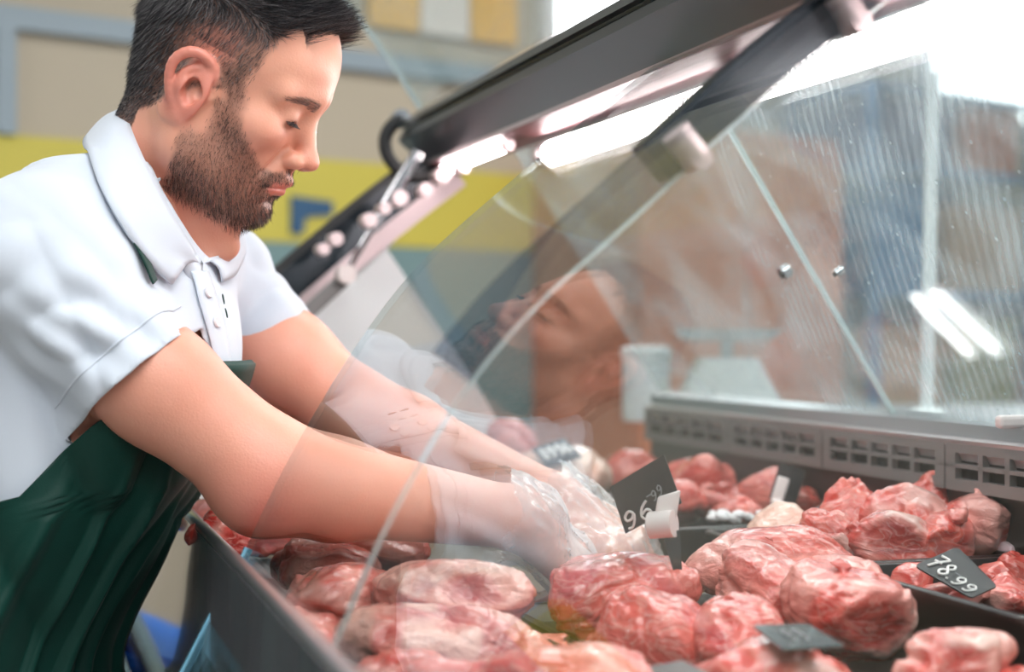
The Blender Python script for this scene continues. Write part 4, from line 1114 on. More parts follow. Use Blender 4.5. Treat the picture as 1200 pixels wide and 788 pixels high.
# ------------------------------------------------------------------ meat
def meat_mat(name, pink, pale, red, fat):
    m, t, out = nt(name); b = N(t, 'BsdfPrincipled'); tc = N(t, 'TexCoord')
    at = N(t, 'Attribute'); at.attribute_name = 'tone'; sp = N(t, 'SeparateColor'); L(t, at.outputs['Color'], sp.inputs[0])
    n1 = N(t, 'TexNoise'); n1.inputs['Scale'].default_value = 26; n1.inputs['Detail'].default_value = 5; n1.inputs['Distortion'].default_value = .8; L(t, tc.outputs['Object'], n1.inputs['Vector'])
    r1 = N(t, 'ValToRGB'); r1.color_ramp.elements[0].position = .36; r1.color_ramp.elements[1].position = .64; L(t, n1.outputs['Fac'], r1.inputs[0])
    a = N(t, 'MixRGB'); a.inputs[1].default_value = rgba(pink); a.inputs[2].default_value = rgba(pale); L(t, r1.outputs[0], a.inputs[0])
    c = N(t, 'MixRGB'); c.inputs[2].default_value = rgba(red); L(t, sp.outputs[1], c.inputs[0]); L(t, a.outputs[0], c.inputs[1])
    # marbling: thin pale seams
    mp = N(t, 'Mapping'); mp.inputs['Scale'].default_value = (1, 1, 2.2); L(t, tc.outputs['Object'], mp.inputs[0])
    n2 = N(t, 'TexNoise'); n2.inputs['Scale'].default_value = 30; n2.inputs['Detail'].default_value = 3; n2.inputs['Distortion'].default_value = 1.5; L(t, mp.outputs[0], n2.inputs['Vector'])
    s1 = N(t, 'Math', operation='SUBTRACT'); L(t, n2.outputs['Fac'], s1.inputs[0]); s1.inputs[1].default_value = .5
    s2 = N(t, 'Math', operation='ABSOLUTE'); L(t, s1.outputs[0], s2.inputs[0])
    r2 = N(t, 'ValToRGB'); r2.color_ramp.elements[0].position = .0; r2.color_ramp.elements[0].color = (.26, .26, .26, 1); r2.color_ramp.elements[1].position = .06; r2.color_ramp.elements[1].color = (0, 0, 0, 1); L(t, s2.outputs[0], r2.inputs[0])
    mx = N(t, 'Math', operation='MAXIMUM'); L(t, r2.outputs[0], mx.inputs[0]); L(t, sp.outputs[0], mx.inputs[1])
    d = N(t, 'MixRGB'); d.inputs[2].default_value = rgba(fat); L(t, mx.outputs[0], d.inputs[0]); L(t, c.outputs[0], d.inputs[1])
    e = N(t, 'MixRGB'); e.inputs[2].default_value = rgba(hexs(226, 166, 84)); L(t, sp.outputs[2], e.inputs[0]); L(t, d.outputs[0], e.inputs[1])
    L(t, e.outputs[0], b.inputs['Base Color'])
    b.inputs['Roughness'].default_value = .26; b.inputs['Specular IOR Level'].default_value = .6
    b.inputs['Coat Weight'].default_value = .6; b.inputs['Coat Roughness'].default_value = .16
    n3 = N(t, 'TexNoise'); n3.inputs['Scale'].default_value = 170; n3.inputs['Detail'].default_value = 3; L(t, tc.outputs['Object'], n3.inputs['Vector'])
    ad = N(t, 'Math', operation='MULTIPLY_ADD'); ad.inputs[1].default_value = .35; L(t, n3.outputs['Fac'], ad.inputs[0]); L(t, n2.outputs['Fac'], ad.inputs[2])
    bp = N(t, 'Bump'); bp.inputs['Strength'].default_value = .8; bp.inputs['Distance'].default_value = .004; L(t, ad.outputs[0], bp.inputs['Height']); L(t, bp.outputs[0], b.inputs['Normal'])
    L(t, b.outputs[0], out.inputs[0]); return m
FATC = hexs(246, 218, 206)
M['pork'] = meat_mat('pork', hexs(206, 64, 58), hexs(230, 112, 100), hexs(160, 30, 28), FATC)
M['chop'] = meat_mat('chop_meat', hexs(204, 56, 46), hexs(232, 116, 100), hexs(156, 22, 20), hexs(246, 214, 204))
M['beef'] = meat_mat('dark_meat', hexs(190, 62, 54), hexs(212, 96, 84), hexs(148, 32, 30), hexs(238, 196, 180))
M['slab'] = meat_mat('fatty_slab', hexs(216, 92, 86), hexs(238, 148, 134), hexs(160, 34, 44), hexs(246, 206, 190))
M['poultry'] = meat_mat('poultry', hexs(238, 186, 168), hexs(244, 204, 188), hexs(226, 150, 130), hexs(250, 224, 210))
M['bone'] = plain('bone', hexs(222, 196, 202), .35, var=.12, vscale=60)
M['onion'] = plain('onion_white', hexs(240, 238, 240), .3)

def meat(name, label, c, rad, yaw=0, tilt=0, roll=0, seed=1, mat='pork', cuts=(), lumps=5, fold=.006, fat=.35, red=.2, group=None, h=None, spread=.55, fdir=None, bones=(), facets=5, yel=None):
    rng = np.random.default_rng(seed); rad = np.array(rad, float)*1.13; c = np.asarray(c, float)
    Rm = np.array(Matrix.Rotation(math.radians(yaw), 3, 'Z') @ Matrix.Rotation(math.radians(tilt), 3, 'Y') @ Matrix.Rotation(math.radians(roll), 3, 'X'))
    lp = []
    for i in range(lumps):
        a = rng.normal(0, 1, 3); a /= np.linalg.norm(a)
        lp.append((a*rad*spread*rng.uniform(.7, 1.15), rad*rng.uniform(.40, .66)*np.array([1, 1, 1.05]), np.array(Matrix.Rotation(rng.uniform(-.6, .6), 3, 'Z'))))
    sz = rad.min()
    fd = nrm(fdir if fdir is not None else rng.normal(0, 1, 3)*np.array([1, 1, .6]))
    cuts = [(nrm(n), o) for n, o in cuts]
    fac = []
    for i in range(facets):
        n = rng.normal(0, 1, 3); n[2] = abs(n[2])*.8; n /= np.linalg.norm(n); fac.append((n, rng.uniform(.70, .98)*np.sqrt(((n*rad)**2).sum())))
    def base(p):
        wv = np.stack([noise(p, .55/sz, seed+40), noise(p, .55/sz, seed+41), noise(p, .55/sz, seed+42)], 1)*sz*.34
        w = p+wv
        d = ell(w, (0, 0, 0), rad*.88)
        for o_, r_, R2 in lp: d = smin(d, ell((w-o_) @ R2, (0, 0, 0), r_), sz*.14)
        for n, o_ in fac: d = smax(d, w@n-o_, sz*.20)
        t = w@fd; q = w-np.outer(t, fd)*.74
        n1 = noise(q, .62/sz, seed)
        d = d+fold*(1.25*np.exp(-(n1/.11)**2)-.8*np.abs(n1))
        n2 = noise(w+wv*.5, 1.35/sz, seed+5)
        d = d+fold*.5*(np.exp(-(n2/.14)**2)-.5)
        d = d+.0019*noise(w-np.outer(t, fd)*.88+wv*.3, 115, seed+8)+.0009*noise(p, 210, seed+9)
        return d
    def plane(p):
        e = None
        for n, o_ in cuts:
            x = p@n-o_*sz+.0035*noise(p, 45, seed+3)+.0012*noise(p, 140, seed+4); e = x if e is None else np.maximum(e, x)
        return e
    def f(p):
        d = base(p)
        return smax(d, plane(p), sz*.10) if cuts else d
    ext = rad*1.55+.012
    V, Q = nets(f, -ext, ext, h or max(.0022, sz*.075), 2.4)
    nrmv = grad(f, V, .001)
    fa = fat*sstep(-.15, .45, noise(V, .75/sz, seed+11))*(1 if True else 0)
    rd = red*sstep(-.2, .5, noise(V*np.array([1, 1, 1.4]), .9/sz, seed+12))
    if cuts:
        on = sstep(-.003, .0005, plane(V)-base(V)*.0)*sstep(-.004, -.012, base(V))
        rim = sstep(-.005, -.0008, base(V))*sstep(-.010, -.004, plane(V))*sstep(-.1, .5, noise(V, 1.0/sz, seed+16))
        rd = np.maximum(rd*(1-on), on*(.55+.45*sstep(-.3, .5, noise(V, 1.2/sz, seed+14)))); fa = np.maximum(fa*(1-on), .75*rim)
    o = add(name, V, Q, M[mat], None, True, local=True)
    o.location = Vector(c); o.rotation_euler = Matrix(Rm).to_euler()
    attr(o, 'tone', np.stack([np.clip(fa, 0, 1), np.clip(rd, 0, 1), rd*0 if yel is None else sstep(yel, yel+.35, V[:, 0]/rad[0]+.35*noise(V, .8/sz, seed+18))], 1))
    tag(o, label, 'meat', group)
    for (bp_, bd_, br, bl) in bones:
        bd_ = nrm(bd_); bp_ = np.array(bp_)*rad; fb = lambda p: smin(cone(p, bp_-bd_*bl, bp_+bd_*.004, br*.8, br), sph(p, bp_, br*.9), .004)+.0008*noise(p, 160, seed)
        v2, q2 = nets(fb, np.minimum(bp_-bd_*bl, bp_)-br*1.6, np.maximum(bp_-bd_*bl, bp_)+br*1.6+.006, .0022)
        b_ = add('bone', v2, q2, M['bone'], o, True, local=True)
    return o
# main heap of boneless pork
G1 = 'boneless pork in the big heap'
meat('pork_piece', 'dark folded pork piece directly under the gloved fingers, left of the spike', P(718, 706, 1.42), (.064, .048, .040), 12, -8, 0, 3, 'pork', (), 6, .008, .18, .55, G1, .0026, fdir=(.9, .2, .3))
meat('pork_piece', 'rounded pork piece under a pale shiny membrane, below the 96.99 card', P(776, 740, 1.345), (.060, .050, .042), -20, 10, 0, 8, 'pork', (), 6, .006, .55, .12, G1, .0026, fdir=(.6, .2, -.7))
meat('pork_piece', 'upright pork piece in the middle of the big heap, right of the spike', P(892, 696, 1.43), (.046, .045, .046), 15, 0, 10, 12, 'pork', ((( -.2, -1, .25), .78),), 5, .006, .30, .30, G1, .0026)
meat('pork_piece', 'wide pork chunk at the right end of the big heap with a cut red end', P(1003, 718, 1.37), (.062, .050, .040), -25, 12, 0, 19, 'pork', (((.75, -.65, -.1), 1.05),), 6, .006, .35, .30, G1, .0026)
meat('pork_piece', 'long pork strip along the top of the big heap behind the others', P(890, 664, 1.53), (.092, .042, .034), 4, 4, 0, 25, 'pork', (), 7, .007, .40, .12, G1, .0028, fdir=(1, .1, .1))
meat('pork_piece', 'pork chunk at the back of the big heap beside the chop tray', P(975, 690, 1.47), (.055, .04, .034), -15, 10, 0, 27, 'pork', (), 5, .006, .35, .2, G1, .003)
meat('pork_piece', 'low pork piece filling the gap in front of the middle of the heap', P(866, 752, 1.33), (.048, .046, .032), 30, 0, 0, 29, 'pork', (), 5, .006, .35, .3, G1, .003)
G2 = 'cuts in the front row nearest the customer'
meat('pork_piece', 'pale blurred pork cut lying under the glossy blue price card', P(903, 789, 1.21), (.066, .05, .024), -8, 0, 0, 33, 'pork', (), 5, .004, .55, .1, G2, .0035)
meat('pork_piece', 'rolled pork cut with a dark hollow in the lower right corner', P(1108, 776, 1.22), (.042, .040, .027), 10, 0, 0, 38, 'pork', (((0, -1, .35), .85),), 5, .004, .45, .3, G2, .003)
meat('pork_piece', 'blurred long pork cut along the bottom edge, below the fatty slabs', P(640, 798, 1.20), (.085, .045, .026), 4, 0, 0, 41, 'pork', (), 6, .005, .4, .2, G2, .0035)
meat('pork_piece', 'blurred pork cut at the bottom edge beside the black card', P(490, 812, 1.22), (.065, .045, .026), 4, 0, 0, 44, 'pork', (), 6, .005, .4, .2, G2, .004)
meat('pork_piece', 'small pink cut at the very bottom right of the counter', P(1195, 800, 1.22), (.03, .03, .016), 4, 0, 0, 46, 'pork', (), 4, .004, .3, .2, G2, .004)
# fatty slabs
G3 = 'fatty slabs stacked by the front ledge'
meat('fatty_slab', 'upper fatty slab of the stack with a yellow fat end', P(540, 694, 1.41), (.080, .052, .030), 8, 6, -12, 52, 'slab', (((1, -.25, .1), 2.35), ((-.05, -1, .30), 1.25), ((.0, .1, 1), .80)), 5, .004, .55, .35, G3, .0026, yel=.55, facets=2)
meat('fatty_slab', 'lower fatty slab with red streaks beneath the other slab', P(536, 754, 1.345), (.098, .054, .032), 4, 5, -10, 57, 'slab', (((-.05, -1, .35), 1.25), ((.0, .1, 1), .85), ((1, -.3, .3), 2.6)), 6, .005, .50, .5, G3, .0028, facets=2)
meat('fatty_slab', 'pale slab at the left of the stack seen through the front glass', P(400, 700, 1.44), (.065, .05, .028), 10, 0, 0, 59, 'slab', (), 6, .005, .4, .3, G3, .004)
meat('fatty_slab', 'low slab behind the corner of the curved glass', P(345, 745, 1.40), (.06, .05, .026), 20, 0, 0, 61, 'slab', (), 6, .005, .3, .3, G3, .004)
# red cuts under the elbows
G4 = 'cuts in the tray under the arms'
meat('beef_cut', 'bright red cut directly beneath the near elbow', P(282, 628, 1.66), (.058, .05, .032), 20, 0, 0, 63, 'beef', (((.3, -1, .2), .9),), 5, .004, .15, .5, G4, .004)
meat('beef_cut', 'purplish cut with a white fat edge beneath the near forearm', P(372, 664, 1.56), (.062, .05, .026), -10, 0, 0, 67, 'beef', (), 5, .004, .45, .4, G4, .004)
meat('beef_cut', 'dark cut behind the purplish cut beneath the forearms', P(440, 650, 1.62), (.06, .05, .028), 10, 0, 0, 71, 'beef', (), 5, .004, .3, .5, G4, .004)
meat('beef_cut', 'small red cut close to the front ledge by the apron', P(252, 606, 1.78), (.04, .05, .022), 40, 0, 0, 73, 'beef', (), 5, .004, .3, .5, G4, .004)
# bone-in chops
G5 = 'bone-in chops in the rear tray'
meat('chop', 'pale boneless lump at the left end of the chop tray', P(922, 633, 1.68), (0.041, 0.040, 0.034), 10, -20, 0, 80, 'poultry', (), 5, .004, .4, .1, G5, .003, facets=8)
meat('chop', 'low folded chop in front of the pale lump', P(975, 634, 1.62), (0.050, 0.034, 0.034), -10, 16, 0, 83, 'chop', (((.3, -1, .0), .85),), 5, .005, .40, .2, G5, .0026, facets=8, fdir=(.6, 0, -.8))
meat('chop', 'tall leaning chop third from the left of the chop tray', P(1002, 612, 1.69), (0.041, 0.039, 0.050), -20, -28, 0, 87, 'chop', (((.55, -.8, .1), .75),), 4, .005, .50, .25, G5, .0026, facets=8)
meat('chop', 'chop with a broad dark red cut face at the front of the tray', P(1046, 636, 1.60), (0.052, 0.036, 0.032), -8, 14, 0, 91, 'chop', (((.1, -1, .15), .55), ((0, .1, 1), .95)), 4, .003, .30, .5, G5, .0024, facets=8)
meat('chop', 'large pale chop on top of the row with a bone end showing', P(1074, 612, 1.66), (0.059, 0.039, 0.041), -12, 22, 0, 95, 'chop', (((.85, -.5, -.1), 1.0),), 5, .005, .50, .2, G5, .0024, facets=8, fdir=(.8, 0, -.6), bones=(((.72, -.30, .35), (.85, -.5, -.1), .011, .03),))
meat('chop', 'upright chop with a red face and two bone ends near the right', P(1108, 630, 1.61), (0.034, 0.034, 0.039), -20, 20, 0, 99, 'chop', (((.7, -.7, 0), .55),), 4, .004, .30, .5, G5, .0024, facets=8, bones=(((.5, -.62, -.35), (.7, -.7, 0), .010, .03),))
meat('chop', 'thick chop leaning right beside the dark red one', P(1150, 624, 1.65), (0.041, 0.041, 0.046), -15, 16, 0, 103, 'chop', (((.8, -.6, -.1), .7),), 4, .005, .45, .4, G5, .0024, facets=8, bones=(((.62, -.5, -.15), (.8, -.6, 0), .008, .03), ((.58, -.5, -.75), (.8, -.6, 0), .008, .03)))
meat('chop', 'dark red chop at the right edge of the photo', P(1188, 624, 1.68), (0.034, 0.041, 0.046), -15, 16, 0, 107, 'beef', (((.7, -.7, .1), .6),), 4, .003, .15, .6, G5, .0026, facets=8)
meat('chop', 'small red chop tip peeping out behind the large pale chop', P(1090, 588, 1.74), (0.030, 0.030, 0.030), 0, 0, 0, 111, 'chop', (), 4, .003, .1, .6, G5, .003, facets=8)
# pieces under the 78.99 card
G6 = 'small cuts under the 78.99 card'
meat('pork_cut', 'small pink cut left of the 78.99 card', P(1062, 684, 1.50), (.020, .020, .016), 0, 0, 0, 121, 'pork', (), 4, .003, .4, .2, G6, .003)
meat('pork_cut', 'rounded cut hidden under the 78.99 card', P(1115, 702, 1.47), (.030, .026, .015), 0, 0, 0, 123, 'pork', (), 4, .003, .3, .3, G6, .003)
meat('pork_cut', 'pink cut with pale fat right of the 78.99 card', P(1182, 700, 1.47), (.028, .026, .016), 10, 0, 0, 125, 'pork', (), 4, .003, .5, .3, G6, .003)
meat('pork_cut', 'dark red cut in the tray behind the 78.99 card', P(1168, 678, 1.53), (.020, .02, .018), 0, 0, 0, 127, 'beef', (), 4, .003, .1, .5, G6, .003)
meat('pork_cut', 'dark red lump at the right edge behind the pink fat cut', P(1194, 676, 1.53), (.022, .02, .020), 0, 0, 0, 129, 'beef', (), 4, .003, .1, .5, G6, .003)
# far tray
G7 = 'trimmings in the far tray'
for i, (lab, px, py, Y, r, mt) in enumerate((
    ('tall pink mound at the left of the far trimmings', 812, 566, 2.08, (.052, .045, .046), 'pork'),
    ('pink trimming at the foot of the tall mound', 795, 588, 1.99, (.036, .03, .022), 'pork'),
    ('reddish trimming right of the tall mound', 846, 588, 2.02, (.040, .035, .024), 'beef'),
    ('dark red trimming in the middle of the far tray', 882, 584, 2.06, (.036, .035, .024), 'beef'),
    ('orange tinted trimming behind the small rear price card', 905, 582, 1.99, (.032, .03, .028), 'chop'),
    ('dark trimming at the right of the small rear price card', 938, 590, 1.96, (.028, .03, .024), 'beef'),
    ('low trimming at the front of the far tray', 866, 598, 1.93, (.034, .025, .014), 'chop'))):
    meat('trimming', lab, P(px, py, Y), r, 20*i, 0, 0, 140+i, mt, (), 5, .004, .2, .3, G7, .0036)
rng = random.Random(4)
for i in range(16):
    px, py = 832+rng.uniform(0, 75), 606+rng.uniform(-4, 5)
    c = P(px, py, 1.885+rng.uniform(-.02, .02)); v, q = nets(lambda p: ell(p, (0, 0, 0), (.010, .006, .005))+.0012*noise(p, 150, i), (-.016,)*3, (.016,)*3, .0024)
    o = add('onion_slice', v, q, M['onion'], None, True, local=True); o.location = Vector(c); o.rotation_euler = (rng.uniform(-.5, .5), rng.uniform(-.5, .5), rng.uniform(0, 6))
    tag(o, 'small white onion slice at the front rim of the far tray', 'onion', 'white onion slices')
G8 = 'poultry in the farthest tray'
meat('poultry_piece', 'pale poultry piece beneath the whitish far card', P(668, 556, 2.22), (.055, .05, .034), 0, 10, 0, 160, 'poultry', (), 5, .004, .4, .1, G8, .0045)
meat('poultry_piece', 'pale poultry piece left of the one under the card', P(625, 560, 2.26), (.05, .05, .034), 30, 0, 0, 163, 'poultry', (), 5, .004, .4, .2, G8, .0045)
meat('poultry_piece', 'reddish piece at the back left of the farthest tray', P(604, 526, 2.42), (.04, .04, .036), 0, 0, 0, 166, 'beef', (), 5, .004, .2, .4, G8, .0045)
meat('poultry_piece', 'reddish piece between the poultry and the far trimmings', P(735, 552, 2.36), (.05, .04, .030), 0, 0, 0, 168, 'chop', (), 5, .004, .2, .4, G8, .0045)

# ------------------------------------------------------------------ price cards
DIG = {'9': [[(.78, .75), (.52, .97), (.22, .78), (.28, .52), (.58, .50), (.78, .74), (.72, .38), (.48, .04), (.22, .06)]],
       '6': [[(.72, .97), (.36, .72), (.18, .34), (.32, .05), (.62, .05), (.78, .30), (.56, .50), (.24, .36)]],
       '7': [[(.10, .90), (.78, .95), (.52, .50), (.36, .02)], [(.20, .50), (.74, .56)]],
       '8': [[(.52, .52), (.26, .74), (.50, .97), (.74, .76), (.52, .52), (.22, .25), (.50, .02), (.80, .25), (.52, .52)]],
       '1': [[(.25, .75), (.55, .97), (.50, .02)]], ',': [[(.5, .12), (.35, -.12)]], '.': [[(.42, .08), (.50, .04), (.54, .10)]], '-': [[(.1, .1), (.9, .12)]]}
def card(label, quad, Ys, text=(), mat='tag_black', th=.0016, clip=None, spike=None, group='price cards in the counter', rnd=.16):
    """quad: image corners top-left, top-right, bottom-right, bottom-left as read on the card; Ys their depths"""
    q = [P(px, py, y) for (px, py), y in zip(quad, Ys)]
    c = sum(q)/4; root = empty('price_card', (c[0], c[1], min(p[2] for p in q)), 0, label, 'price card', group)
    ex = nrm(q[1]-q[0]+q[2]-q[3]); n = nrm(np.cross(ex, q[0]-q[3]+q[1]-q[2]))
    if n[1] > 0 and abs(n[1]) > .05 or (abs(n[1]) <= .05 and n[2] < 0): n = -n
    pts = []
    for i in range(4):
        a, b, d = q[i], q[i-1], q[(i+1) % 4]
        for t in (0, .3, .7, 1):
            p0 = a+(b-a)*rnd*(1-t); p1 = a+(d-a)*rnd*t
            pts.append(a+(b-a)*rnd*(1-t)**2+(d-a)*rnd*t**2)
    m = MB(); m.prism(pts, -n*th); m.build('card', M[mat], root)
    def uv(u, v): return (q[3]*(1-u)+q[2]*u)*(1-v)+(q[0]*(1-u)+q[1]*u)*v+n*.0006
    for ch, u0, v0, w, h_, st, tone in text:
        m = MB()
        for pl in DIG[ch]:
            pp = dens(np.array([list(p)+[0] for p in pl], float), max(6, len(pl)*5))
            m.tube([uv(u0+x*w, v0+y*h_) for x, y, _ in pp], st, 6)
        m.build('digit' if ch not in ',.-' else 'mark', M[tone], root, True)
    return root, n, q, uv
M['chalk_grey'] = plain('chalk_grey', hexs(150, 152, 156), .8)
rt, n, q, uv = card('black card reading 96.99 on a white clip and black spike over the pork', [(715, 571), (778, 533), (799, 590), (733, 626)], (1.44, 1.42, 1.42, 1.44),
    [('9', .02, .04, .27, .34, .0013, 'chalk'), ('6', .29, .06, .27, .34, .0013, 'chalk'), ('-', .50, .44, .10, .10, .0006, 'chalk_grey'), ('9', .58, .30, .11, .20, .0006, 'chalk_grey'), ('9', .69, .34, .11, .20, .0006, 'chalk_grey')], rnd=.01)
m = MB(); a, b = P(762, 616, 1.415), P(790, 614, 1.405); m.tube([a, b], .0125, 20); m.build('clip_roll', M['clip_white'], rt, True)
m = MB(); a = P(781, 600, 1.412); m.box(a, nrm(P(790, 597, 1.41)-P(770, 603, 1.41))*.011, np.array([0, .0022, 0]), nrm(P(784, 585, 1.41)-P(780, 612, 1.41))*.017, .002); m.build('clip_jaw', M['clip_white'], rt, True)
m = MB()
for tpy, tpx, wd in ((632, 787, .0105), (660, 791, .0085), (690, 797, .002)): pass
pA = [P(775, 622, 1.408), P(797, 622, 1.408), P(800, 684, 1.402), P(794, 686, 1.402)]; m.prism(pA, (0, .002, 0)); m.build('spike', M['tag_black'], rt)
card('black rounded card reading 78.99 tilted on the small cuts', [(1123, 641), (1169, 686), (1140, 701), (1070, 663)][0:0] or [(1122, 641), (1169, 687), (1138, 701), (1071, 663)], (1.465, 1.41, 1.39, 1.44),
    [('7', .04, .16, .22, .46, .0014, 'chalk'), ('8', .24, .14, .22, .44, .0014, 'chalk'), ('-', .44, .40, .20, .30, .0006, 'chalk_grey'), ('.', .42, .12, .14, .4, .0012, 'chalk'), ('9', .54, .10, .21, .36, .0011, 'chalk'), ('9', .74, .10, .21, .36, .0011, 'chalk')], rnd=.10)
rt, n, q, uv = card('small black card with a white smear and white clip in the far tray', [(914, 542), (944, 552), (930, 598), (901, 584)], (1.93, 1.91, 1.91, 1.93), [('8', .08, .30, .26, .30, .0009, 'chalk_grey')], rnd=.06)
m = MB(); m.box(P(914, 576, 1.905), nrm(q[1]-q[0])*.008, n*.003, nrm(q[0]-q[3])*.018, .002); m.tube([P(905, 592, 1.90), P(916, 592, 1.90)], .008, 14); m.build('clip_jaw', M['clip_white'], rt, True)
rt, n, q, uv = card('thin card seen edge-on behind the pale lump of the chop tray', [(937, 604), (981, 582), (982, 586), (939, 609)], (1.78, 1.76, 1.74, 1.76), (), rnd=.04)
card('glossy blue-grey card lying flat on the pale front cut', [(882, 733), (946, 731), (991, 757), (916, 761)], (1.205, 1.205, 1.15, 1.15), [('9', .30, .25, .14, .5, .0010, 'chalk_grey'), ('9', .50, .25, .14, .5, .0010, 'chalk_grey')], 'tag_blue', rnd=.05)
card('blurred black card at the bottom edge below the heap', [(762, 781), (800, 774), (835, 792), (770, 800)], (1.16, 1.16, 1.12, 1.12), (), rnd=.05)
card('whitish scribbled card on the pale poultry at the far end', [(622, 526), (661, 513), (682, 535), (640, 547)], (2.22, 2.20, 2.15, 2.17), [('8', .1, .3, .2, .5, .0022, 'chalk'), ('9', .32, .3, .2, .5, .0022, 'chalk'), ('9', .55, .3, .2, .5, .0022, 'chalk'), ('6', .75, .3, .2, .5, .0022, 'chalk')], rnd=.05)
# ------------------------------------------------------------------ twin tube lamp mirrored in the curved glass
M['twin'] = emit('twin_tube_light', (.97, 1., 1.), 14.)
tl = empty('tube_lamp', (-1.03, 2.6, 2.69), 0, 'small twin tube lamp hanging over the front of the counter', 'lamp')
for a, b in (((-.915, 2.655, 2.70), (-1.11, 2.485, 2.70)), ((-.95, 2.735, 2.70), (-1.15, 2.575, 2.70))):
    m = MB(); m.tube([np.array(a), np.array(b)], .011, 12); m.build('tube', M['twin'], tl, True)
m = MB(); m.prism([(-.90, 2.68, 2.735), (-1.12, 2.46, 2.735), (-1.17, 2.60, 2.735), (-.95, 2.77, 2.735)], (0, 0, .03)); m.build('housing', M['white_panel'], tl)
m = MB(); m.tube([np.array((-1.03, 2.62, 2.765)), np.array((-1.03, 2.62, 3.45))], .008, 8); m.build('hanger', M['chrome'], tl, True)
# ------------------------------------------------------------------ work area behind the counter
M['wood'] = plain('brown_wood', hexs(196, 112, 76), .5, var=.2, vscale=6)
M['tealm'] = plain('teal_enamel', hexs(20, 110, 165), .4, .1)
M['navyc'] = plain('navy_crate_plastic', hexs(28, 56, 110), .4)
M['olive'] = plain('olive_crate_plastic', hexs(128, 122, 44), .45)
M['card'] = plain('cardboard', hexs(178, 140, 106), .8, var=.06)
M['table'] = plain('worktop_steel', hexs(168, 168, 172), .4, .4)
def bx(name, c, hx, hy, hz, mat, parent=None, rz=0, bev=.006):
    d = np.array([math.cos(rz), math.sin(rz), 0]); e = np.array([-math.sin(rz), math.cos(rz), 0])
    m = MB(); m.box(np.asarray(c, float), d*hx, e*hy, UZ*hz, bev); return m.build(name, M[mat] if isinstance(mat, str) else mat, parent)
# rear work table along the counter
tb = empty('work_table', C(.2, 1.75, 0), 0, 'long steel work table behind the counter', 'table')
rz = CASE_ROT
bx('table_top', C(.2, 1.75, 1.02), .33, 1.5, .02, 'table', tb, rz)
for s_ in (-1.1, 1.5):
    for b_ in (1.48, 2.02): bx('leg', C(s_, b_, .50), .022, .022, .50, 'table', tb, rz)
bx('lower_shelf', C(.2, 1.75, .25), .28, 1.35, .012, 'table', tb, rz)
zt_ = 1.0405
# white canister
p = P(757, 420, 2.9); c = np.array([p[0], p[1], zt_]); rt = empty('canister', c, 0, 'white cylindrical canister on the work table, left of the scale', 'canister')
m = MB(); m.tube([c, c+UZ*.005, c+UZ*.12], [.042, .045, .045], 28); m.build('body', M['white_panel'], rt, True)
m = MB(); m.tube([c+UZ*.12, c+UZ*.135, c+UZ*.14], [.048, .048, .042], 28); m.build('lid', M['white_panel'], rt, True)
# weighing scale
p = P(852, 450, 2.80); c = np.array([p[0], p[1], zt_]); rt = empty('weighing_scale', c, 0, 'white weighing scale with a round pan on the work table', 'scale')
m = MB(); m.prism([c+np.array(q) for q in ((-.11, -.06, 0), (.11, -.06, 0), (.05, -.05, .12), (-.05, -.05, .12))], (0, .11, 0)); m.build('body', M['white_panel'], rt)
m = MB(); m.tube([c+UZ*.12, c+UZ*.15], .012, 12); m.build('post', M['chrome'], rt, True)
m = MB(); m.tube([c+UZ*.15, c+UZ*.155, c+UZ*.172], [.05, .085, .10], 28); m.build('pan', M['steel_light'], rt, True)
# upright white pole with round foot
p = P(1086, 450, 2.35); c = np.array([p[0], p[1], zt_]); rt = empty('pole_stand', c, 0, 'upright white pole on a round foot on the work table', 'stand')
m = MB(); m.tube([c, c+UZ*.02, c+UZ*.05], [.05, .05, .02], 24); m.build('foot', M['white_panel'], rt, True)
m = MB(); m.tube([c+UZ*.05, P(1093, 85, 2.35)], .0105, 14); m.build('pole', M['white_panel'], rt, True)
# tall cupboard, shelving, crates
def onwall(px, n=.0): # point on the back wall seen at column px
    d = np.array([(px-600)/F_PX, 1, 0]); t = (W0-0*W0)@WN/(d@WN); return d*t+WN*n
wz = math.atan2(WD[1], WD[0])
p = onwall(745, .30); t0 = (p-W0)@WD
cb = empty('cupboard', Wl(t0, 0, .30), 0, 'brown wooden cupboard against the far wall', 'cupboard')
bx('body', Wl(t0, .93, .26), .46, .25, .93, 'wood', cb, wz)
for k in (-.23, .23):
    dd = bx('door', Wl(t0+k, .95, .525), .222, .012, .86, 'wood', cb, wz)
    m = MB(); h0 = Wl(t0+k-.17*np.sign(k), .95, .55); m.tube([h0-UZ*.07, h0+UZ*.07], .009, 10); m.build('handle', M['chrome'], dd, True)
p = onwall(1010, .30); t1 = (p-W0)@WD
sh = empty('shelving_unit', Wl(t1, 0, .3), 0, 'teal metal shelving unit right of the brown cupboard', 'shelves')
for a in (-.47, .47):
    for n_ in (.05, .45): bx('upright', Wl(t1+a, 1.05, n_), .02, .02, 1.05, 'tealm', sh, wz)
for z in (.3, .85, 1.35, 1.8, 2.08): bx('shelf', Wl(t1, z, .25), .45, .22, .014, 'tealm', sh, wz)
bx('back_panel', Wl(t1, 1.2, .02), .45, .008, .88, 'tealm', sh, wz)
rg = random.Random(11)
items = [(-.26, 1.364, .17, .20, 'tealm', 'teal crate at the left of the second highest loaded shelf'), (.22, 1.364, .22, .16, 'card', 'cardboard carton on the same shelf as the teal crate'), (-.23, .864, .17, .18, 'card', 'cardboard carton at the left of the low shelf'), (.22, .864, .18, .2, 'olive', 'olive crate at the right of the low shelf'), (-.2, 1.814, .2, .11, 'navyc', 'navy crate on the top shelf'), (.25, 1.814, .16, .12, 'wood', 'brown wooden crate on the top shelf')]
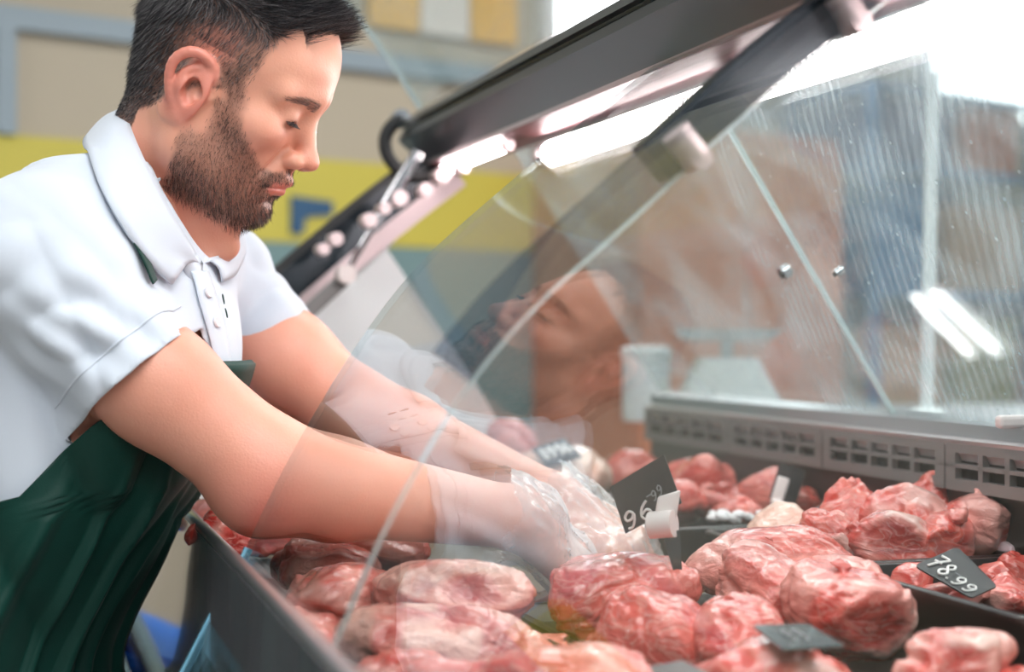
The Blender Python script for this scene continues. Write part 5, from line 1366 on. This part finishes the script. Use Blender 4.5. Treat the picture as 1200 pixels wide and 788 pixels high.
def crate(c, hx, hy, hz, mat, rz, label, group):
    """open box with rim"""
    rt = empty('crate', c, rz, label, 'crate', group)
    V = [(sx*hx, sy*hy, z) for z, k in ((0, 1), (2*hz, 1)) for sx, sy in ((-1, -1), (1, -1), (1, 1), (-1, 1))]
    V += [(sx*(hx-.012), sy*(hy-.012), z) for z in (2*hz, .012) for sx, sy in ((-1, -1), (1, -1), (1, 1), (-1, 1))]
    F_ = [(3, 2, 1, 0)]
    for a, b in ((0, 4), (4, 8), (8, 12)):
        for k in range(4): F_.append((a+k, a+(k+1) % 4, b+(k+1) % 4, b+k))
    F_.append((12, 13, 14, 15)); add('box', V, F_, M[mat], rt, False, local=True)
    m = MB()
    for sx, sy, ex, ey in ((0, 1, hx+.012, .012), (0, -1, hx+.012, .012), (1, 0, .012, hy), (-1, 0, .012, hy)):
        m.box((sx*(hx+.002), sy*(hy+.002), 2*hz-.012), (ex, 0, 0), (0, ey, 0), (0, 0, .014), .003)
    add('rim', m.v, m.f, M[mat], rt, False, local=True)
for a, z, hx, hz, mt, lab in items: crate(Wl(t1+a, z, .25), hx, .17, hz, mt, wz, lab, 'crates on the shelving')
# stacked crates at the right
for k, (mt, lab) in enumerate((('olive', 'bottom olive crate of the stack right of the shelving'), ('navyc', 'second crate of the stack, navy, right of the shelving'), ('card', 'third crate of the stack, cardboard brown'), ('wood', 'fourth crate of the stack, brown'), ('navyc', 'fifth crate of the stack, navy'), ('olive', 'topmost olive crate of the tall stack'))):
    p = onwall(1160, .5); t2 = (p-W0)@WD; crate(Wl(t2+.25, .30*k+.001, .42), .40, .28, .149, mt, wz+.03*(k % 3-1), lab, 'stacked crates by the far wall')

# bright blue drum added to stand in for a patch of blue light
c = P(60, 770, 2.15); c[2] = 0; rt = empty('drum', c, 0, 'bright blue plastic drum added as a patch of blue light behind the green apron', 'drum')
M['blue'] = plain('blue_light_patch', hexs(20, 130, 255), .35)
m = MB(); m.tube([c+UZ*z for z in (0, .02, .24, .26, .28, .50, .52, .54, .76, .79)], [.20, .22, .22, .23, .22, .22, .23, .22, .22, .20], 36); m.build('body', M['blue'], rt, True)
m = MB(); m.tube([c+UZ*.79, c+UZ*.805], [.18, .175], 36); m.build('lid', M['blue'], rt, True)
